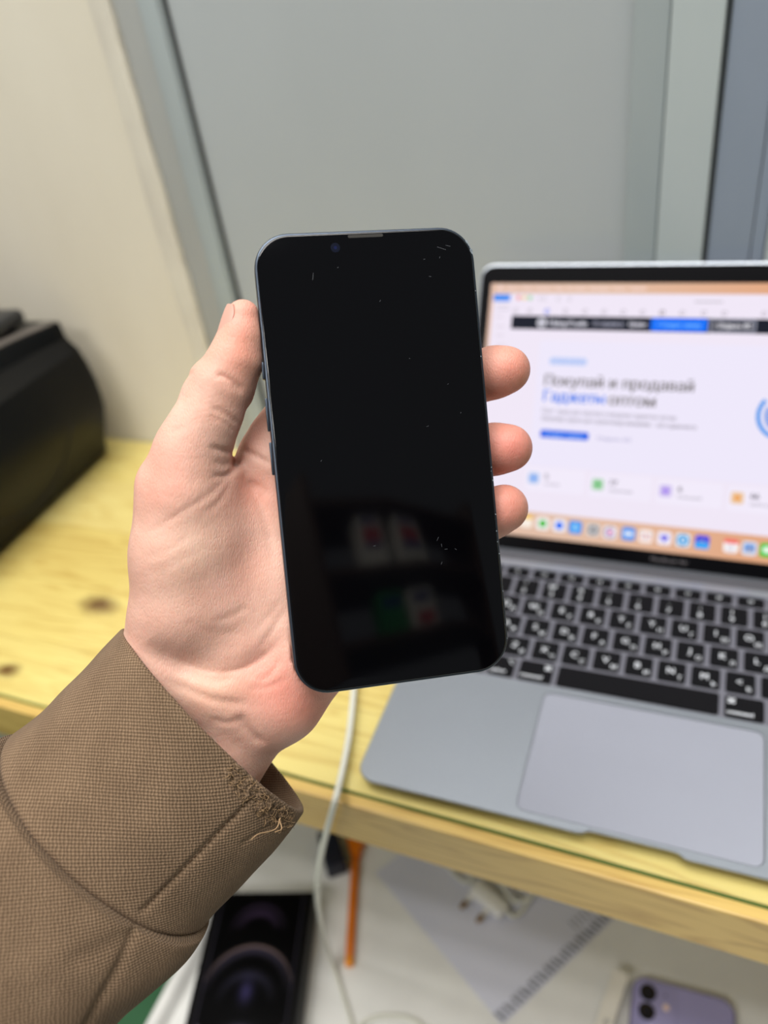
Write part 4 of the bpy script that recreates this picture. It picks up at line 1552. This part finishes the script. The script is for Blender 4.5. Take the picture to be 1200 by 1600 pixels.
# orange tool and navy block
tool_a, tool_b = at(556, 1330, 2, ZS + 5), at(545, 1509, 2, ZS + 5)
tool = empty('pry_tool', loc=(tool_a[0] * MM, tool_a[1] * MM, ZS * MM))
tag(tool, 'orange plastic hand tool with a flared head on the white shelf', 'tool')
dv = tool_b - tool_a
dv[2] = 0
ln = np.linalg.norm(dv)
an = math.atan2(dv[1], dv[0])


def tl(v):
    return [(x * math.cos(an) - y * math.sin(an), x * math.sin(an) + y * math.cos(an), z) for x, y, z in v]


v, f = g_box((0, -3.6, 0), (ln - 8, 3.6, 7), 1.6, 3)
mobj('handle', tl(v), f, M_orange, tool, smooth=True, auto=40)
v, f = g_box((ln - 8.2, -3.7, 0), (ln, 3.7, 7.1), 1.7, 3)
mobj('handle_end', tl(v), f, M_orange_tip, tool, smooth=True, auto=40)
hd = [(6, -4), (-4, -7), (-20, -11), (-34, -10), (-34, 8), (-26, 13), (-16, 12), (-4, 6), (6, 4)]
v, f = loft([[(x, y, z) for x, y in reversed(hd)] for z in (0.0, 9.0)])
mobj('head', tl(v), f, M_orange, tool)
na, nb = at(506, 1318, 2, ZS + 12), at(536, 1364, 2, ZS)
block = empty('charger_block', loc=(0, 0, 0))
c_ = at(521, 1338, 2, ZS + 9)
block.location = (c_[0] * MM, c_[1] * MM, ZS * MM)
block.rotation_euler = (0, 0, math.radians(-52))
tag(block, 'small navy blue block beside the orange tool on the white shelf', 'charger')
mobj('upper_shell', *g_box((-24, -9.5, 9.2), (16, 9.5, 19), 2.2, 3), M_navy, block, smooth=True, auto=40)
mobj('lower_shell', *g_box((-24, -10, 0), (16, 10, 9), 2.2, 3), M_navy, block, smooth=True, auto=40)

# white charging cable
pts_c = [(-12, 176, ZT + 10), (-22, 170, ZT + 6), tuple(at(566, 965, 2, ZT + 2.2)), tuple(at(556, 1040, 2, ZT + 2.2)), tuple(at(551, 1100, 2, ZT + 2.2)), tuple(at(546, 1145, 2, ZT + 2.2)), tuple(at(539, 1185, 2, ZT + 2.4)), tuple(at(531, 1222, 2, ZT + 2.6)),
         tuple(at(524, 1250, 1, -17)), tuple(at(513, 1290, 1, -19)), tuple(at(503, 1330, 1, -20)), tuple(at(497, 1370, 1, -20)), tuple(at(496, 1400, 2, -135)), tuple(at(499, 1425, 2, -185)), tuple(at(503, 1450, 2, -238)),
         tuple(at(511, 1482, 2, -288)), tuple(at(520, 1510, 2, -311)), tuple(at(533, 1548, 2, ZS + 2.2)), tuple(at(548, 1596, 2, ZS + 2.1)), tuple(at(560, 1650, 2, ZS + 2.1)), tuple(at(620, 1700, 2, ZS + 2.1)), tuple(at(690, 1660, 2, ZS + 2.1)),
         tuple(at(655, 1601, 2, ZS + 2.1)), tuple(at(612, 1588, 2, ZS + 2.1)), tuple(at(572, 1596, 2, ZS + 2.3)), tuple(at(553, 1625, 2, ZS + 6.1)), tuple(at(540, 1690, 2, ZS + 2.1))]
cable = empty('charging_cable', loc=(-0.03, 0.14, (ZT + 2) * MM))
tag(cable, 'white charging cable hanging over the desk edge onto the white shelf', 'cable')
off = np.array([-30, 140, ZT + 2])
cp = crom(pts_c, 10) - off
mobj('cord', *g_tube(cp, 2.0, 10), M_cable, cable, smooth=True)
mobj('plug', *g_box(tuple(np.array((-14, 173.5, ZT + 8.2)) - off), tuple(np.array((-0.5, 179.5, ZT + 12.2)) - off), 1.4, 3), M_white, cable, smooth=True, auto=40)

# thin dotted sheet with a striped edge
sheet_o = at(785, 1603, 2, ZS)
sa = np.array([-0.848, 0.53])
sb = np.array([0.545, 0.838])
sh = empty('dotted_sheet', loc=(sheet_o[0] * MM, sheet_o[1] * MM, ZS * MM))
tag(sh, 'pale dotted sheet with a dark striped edge lying on the white shelf', 'sheet')
M_sheet = mat('dotted_film', srgb(206, 208, 222), 0.4, vary=0)
nt, N, L = nodes_of(M_sheet)
tc = N.new('ShaderNodeTexCoord')
vo = N.new('ShaderNodeTexVoronoi')
vo.inputs['Scale'].default_value = 420
vo.inputs['Randomness'].default_value = 0.1
mpn = N.new('ShaderNodeMapping')
mpn.inputs['Rotation'].default_value = (0, 0, math.radians(57))
L.new(tc.outputs['Object'], mpn.inputs[0])
L.new(mpn.outputs[0], vo.inputs['Vector'])
rp = N.new('ShaderNodeValToRGB')
rp.color_ramp.elements[0].position = 0.25
rp.color_ramp.elements[0].color = srgb(184, 188, 206)
rp.color_ramp.elements[1].position = 0.45
rp.color_ramp.elements[1].color = srgb(206, 208, 222)
L.new(vo.outputs['Distance'], rp.inputs[0])
L.new(rp.outputs[0], N['Principled BSDF'].inputs['Base Color'])
g = Geo()
nn_ = 24
top_, bot_ = [], []
for i in range(nn_):
    for j in range(nn_):
        a_, b_ = 168 * i / (nn_ - 1), 168 * j / (nn_ - 1)
        p = sa * a_ + sb * b_
        z = 1.0 + 0.5 * noise.noise((p[0] * .02, p[1] * .02, 0.5))
        top_.append((p[0], p[1], z))
        bot_.append((p[0], p[1], z - 0.3))
idx = lambda i, j: i * nn_ + j
ff = [(idx(i, j), idx(i, j + 1), idx(i + 1, j + 1), idx(i + 1, j)) for i in range(nn_ - 1) for j in range(nn_ - 1)]
g.add(top_, ff)
g.add(bot_, [tuple(reversed(q)) for q in ff])
mobj('film', g.v, g.f, M_sheet, sh, smooth=True)
g = Geo()
k = 0
for b_ in np.arange(2, 160, 4.6):
    wv_ = 2.3 if k % 2 else 2.9
    for a0, a1 in (((1.0, 10.5) if k % 4 != 3 else (1.0, 8.5)),):
        q = [sa * a0 + sb * b_, sa * a0 + sb * (b_ + wv_), sa * a1 + sb * (b_ + wv_ - 1.6), sa * a1 + sb * (b_ - 1.6)]
        g.add([(p[0], p[1], 1.15 + 0.5 * noise.noise((p[0] * .02, p[1] * .02, 0.5)) + 0.08) for p in q], [(0, 1, 2, 3)])
    if b_ > 95:
        for a0 in (14, 19):
            q = [sa * a0 + sb * b_, sa * a0 + sb * (b_ + 2), sa * (a0 + 3) + sb * (b_ + 2), sa * (a0 + 3) + sb * b_]
            g.add([(p[0], p[1], 1.15 + 0.5 * noise.noise((p[0] * .02, p[1] * .02, 0.5)) + 0.08) for p in q], [(0, 1, 2, 3)])
    k += 1
o = g.obj('printed_stripes', mat('stripe_print', srgb(128, 130, 142), 0.5, vary=0.05), sh)

# white mains plug with two pins and its coiled lead
pl_c = at(764, 1408, 2, ZS + 8)
plug = empty('mains_plug', loc=(pl_c[0] * MM, pl_c[1] * MM, (ZS + 1.6) * MM))
tag(plug, 'white mains plug with two brass pins lying on the dotted sheet', 'plug')
ang_p = math.radians(-24)


def rt(v, a, o=(0, 0, 0)):
    return [(x * math.cos(a) - y * math.sin(a) + o[0], x * math.sin(a) + y * math.cos(a) + o[1], z + o[2]) for x, y, z in v]


v, f = loft([[(x, y, z) for x, y in rr(-19 + i, -7 + i, 17 - i, 9 - i, 4.5 - i * .5, 5)] for z, i in ((0.2, 2.0), (2.5, 0.3), (7, 0.0), (11, 0.6), (13, 2.5))])
mobj('plug_body', rt(v, ang_p), f, M_white, plug, smooth=True, auto=50)
for sx_ in (-15, 3.5):
    t = g_tube([(sx_, -6.0, 6), (sx_, -13, 6)], 2.4, 12)
    mobj('pin_sleeve', rt(t[0], ang_p), t[1], M_white, plug, smooth=True, auto=40)
    t = g_tube([(sx_, -12.5, 6), (sx_, -19.5, 6), (sx_, -21, 6)], [2.3, 2.3, 1.4], 12)
    mobj('pin', rt(t[0], ang_p), t[1], M_brass, plug, smooth=True, auto=40)
lead = [at(790, 1422, 2, ZS + 6), at(806, 1432, 2, ZS + 5), at(830, 1402, 2, ZS + 5), at(842, 1372, 2, ZS + 6), at(800, 1330, 2, ZS + 6), at(770, 1345, 2, ZS + 7), at(795, 1400, 2, ZS + 12), at(815, 1408, 2, ZS + 11), at(838, 1392, 2, ZS + 12), at(858, 1350, 2, ZS + 9), at(800, 1290, 2, ZS + 6), at(715, 1290, 2, ZS + 5), at(702, 1345, 2, ZS + 5), at(716, 1372, 2, ZS + 5), at(735, 1378, 2, ZS + 6), at(742, 1350, 2, ZS + 8), at(780, 1310, 2, ZS + 9)]
lp_ = crom([tuple(q - np.array([pl_c[0], pl_c[1], ZS + 1.6])) for q in lead], 10)
mobj('lead', *g_tube(lp_, 2.0, 8), M_cable, plug, smooth=True)

# lavender phone and the narrow white carton next to it
c0, c1 = at(989, 1530, 2, ZS + 8.6), at(1149, 1589, 2, ZS + 8.6)
dvp = at(1140, 1576, 2, ZS + 8.6) - at(1010, 1533, 2, ZS + 8.6)
cen = at(985, 1524, 2, ZS + 8.6)
pang = math.radians(1.5)
right_ = np.array([math.cos(pang), math.sin(pang)])
left_pt, right_pt = at(986, 1548, 2, ZS + 8.6), at(1151, 1600, 2, ZS + 8.6)
ppw = 75.7
lav = empty('lavender_smartphone', Matrix.Translation((left_pt[0] * MM, (left_pt[1] + 14) * MM, (ZS + 0.25) * MM)) @ Matrix.Rotation(pang, 4, 'Z'))
tag(lav, 'lavender smartphone lying face down on the white shelf with two camera lenses', 'smartphone')
o4 = lambda i: rr(i, -150 + i, ppw - i, -i, 11 - i * .9, 10)
mobj('frame', *loft([[(x, y, z) for x, y in o4(i)] for z, i in ((0, 1.5), (0.5, .5), (1.5, 0.05), (6.8, 0.05), (7.8, .5), (8.2, 1.3))]), M_purple_frame, lav, smooth=True, auto=50)
mobj('back_glass', *loft([[(x, y, z) for x, y in o4(i)] for z, i in ((8.0, 1.3), (8.35, 1.5), (8.45, 2.2))]), M_purple, lav, smooth=True, auto=40)
mobj('camera_plateau', *plate(4.2, -34, 34, -4.2, 8, 8.3, 9.3, 0.5, 8), M_purple, lav, smooth=True, auto=40)
for cx_, cy_ in ((12.2, -12.5), (12.2, -26.5)):
    g = Geo()
    g.add(*loft([[(cx_ + r * math.cos(t), cy_ + r * math.sin(t), z) for t in np.linspace(0, 6.2832, 28, endpoint=False)] for r, z in ((6.2, 9.2), (6.2, 10.6), (5.6, 10.9), (5.0, 10.7))]), 0)
    g.add(*disc(cx_, cy_, 2.0, 10.75, 16), 1)
    g.obj('camera_lens', [M_lens, M_navy], lav, smooth=True, auto=40)
mobj('flash', *loft([[(26 + r * math.cos(t), -19.5 + r * math.sin(t), z) for t in np.linspace(0, 6.2832, 20, endpoint=False)] for r, z in ((2.4, 9.2), (2.4, 9.5), (1.9, 9.6))]), M_flash, lav, smooth=True, auto=40)
mobj('microphone', *loft([[(25 + r * math.cos(t), -11 + r * math.sin(t), z) for t in np.linspace(0, 6.2832, 12, endpoint=False)] for r, z in ((.8, 9.2), (.8, 9.36))]), M_lens, lav)

ka, kb, kc = at(960, 1513, 2, ZS + 16), at(983, 1523, 2, ZS + 16), at(930, 1600, 2, ZS + 16)
kw_ = np.linalg.norm((kb - ka)[:2])
kang = math.atan2(*(kc - ka)[[1, 0]]) + math.pi / 2
cart = empty('white_carton', Matrix.Translation((ka[0] * MM, ka[1] * MM, ZS * MM)) @ Matrix.Rotation(kang, 4, 'Z'))
tag(cart, 'narrow white carton with grey lettering beside the lavender phone', 'box')
kw_ = 11.5
mobj('carton_body', *g_box((0, -150, 0), (kw_, 0, 10), 0.4), M_carton, cart)
mobj('carton_lid', *g_box((-0.4, -150.4, 9.6), (kw_ + 0.4, 0.4, 16), 0.5), M_carton, cart)
text_geo(['iPhone'])
v, f = _texts['iPhone']
v = v * 7.5
mobj('lettering', [(kw_ / 2 + 2.6 - y, -58 + x, 16.05) for x, y in v], f, mat('grey_lettering', srgb(120, 118, 120), 0.5, vary=0), cart)

# ------------------------------------------------------------------ rack behind the camera, seen mirrored in the phone's screen
rack = empty('display_rack', loc=(0.92, -0.98, -0.75))
tag(rack, 'dark wooden display rack mirrored faintly in the dark phone screen', 'rack')


def rk(lo, hi):
    return g_box((lo[0] - 920, lo[1] + 980, lo[2] + 750), (hi[0] - 920, hi[1] + 980, hi[2] + 750), 1.0)


M_rack = mat('dark_brown_wood', srgb(70, 52, 36), 0.6, vary=0.2, scale=12)
mobj('side_panel', *rk((640, -1100, -750), (658, -890, 900)), M_rack, rack)
mobj('side_panel', *rk((1320, -1100, -750), (1338, -890, 900)), M_rack, rack)
mobj('shelf_board', *rk((658, -1100, 493), (1320, -905, 511)), M_rack, rack)
mobj('shelf_board', *rk((658, -1100, 655), (1320, -905, 673)), M_rack, rack)
mobj('shelf_board', *rk((658, -1100, 828), (1320, -905, 846)), M_rack, rack)
M_pred = mat('red_print', srgb(196, 40, 58), 0.5, vary=0.05)
M_pnavy = mat('navy_print', srgb(30, 40, 120), 0.5, vary=0.05)
M_pgreen = mat('green_print', srgb(40, 130, 70), 0.5, vary=0.05)
for nm, x0, x1, z0, z1, m0, bands, lab in (
        ('pack', 802, 884, 673, 806, M_carton, ((0.50, 0.76, M_pred), (0.36, 0.48, M_pnavy), (0.84, 0.96, M_pnavy)), 'white pack with a red and navy print mirrored at the left of the phone screen'),
        ('pack', 930, 1028, 673, 806, M_carton, ((0.50, 0.76, M_pred), (0.30, 0.48, M_pnavy), (0.84, 0.96, M_pnavy)), 'wider white pack with red and navy print mirrored mid phone screen'),
        ('pack', 812, 892, 511, 612, M_pgreen, ((0.62, 0.84, M_pnavy),), 'green pack mirrored low in the phone screen'),
        ('pack', 912, 996, 511, 608, M_carton, ((0.12, 0.42, M_pred), (0.66, 0.9, M_pnavy)), 'white pack with a low red print mirrored near the bottom of the phone screen')):
    t = empty(nm, loc=((x0 + x1) / 2 * MM, -0.94, z0 * MM))
    tag(t, lab, 'pack')
    w_, h_ = (x1 - x0) / 2, z1 - z0
    mobj('carton_body', *g_box((-w_, -20, 0), (w_, 20, h_), 1.5), m0, t)
    for a_, b_, m_ in bands:
        mobj('printed_band', *g_box((-w_ * 0.72, 19.5, h_ * a_), (w_ * 0.72, 20.3, h_ * b_), 0.1, 1), m_, t)
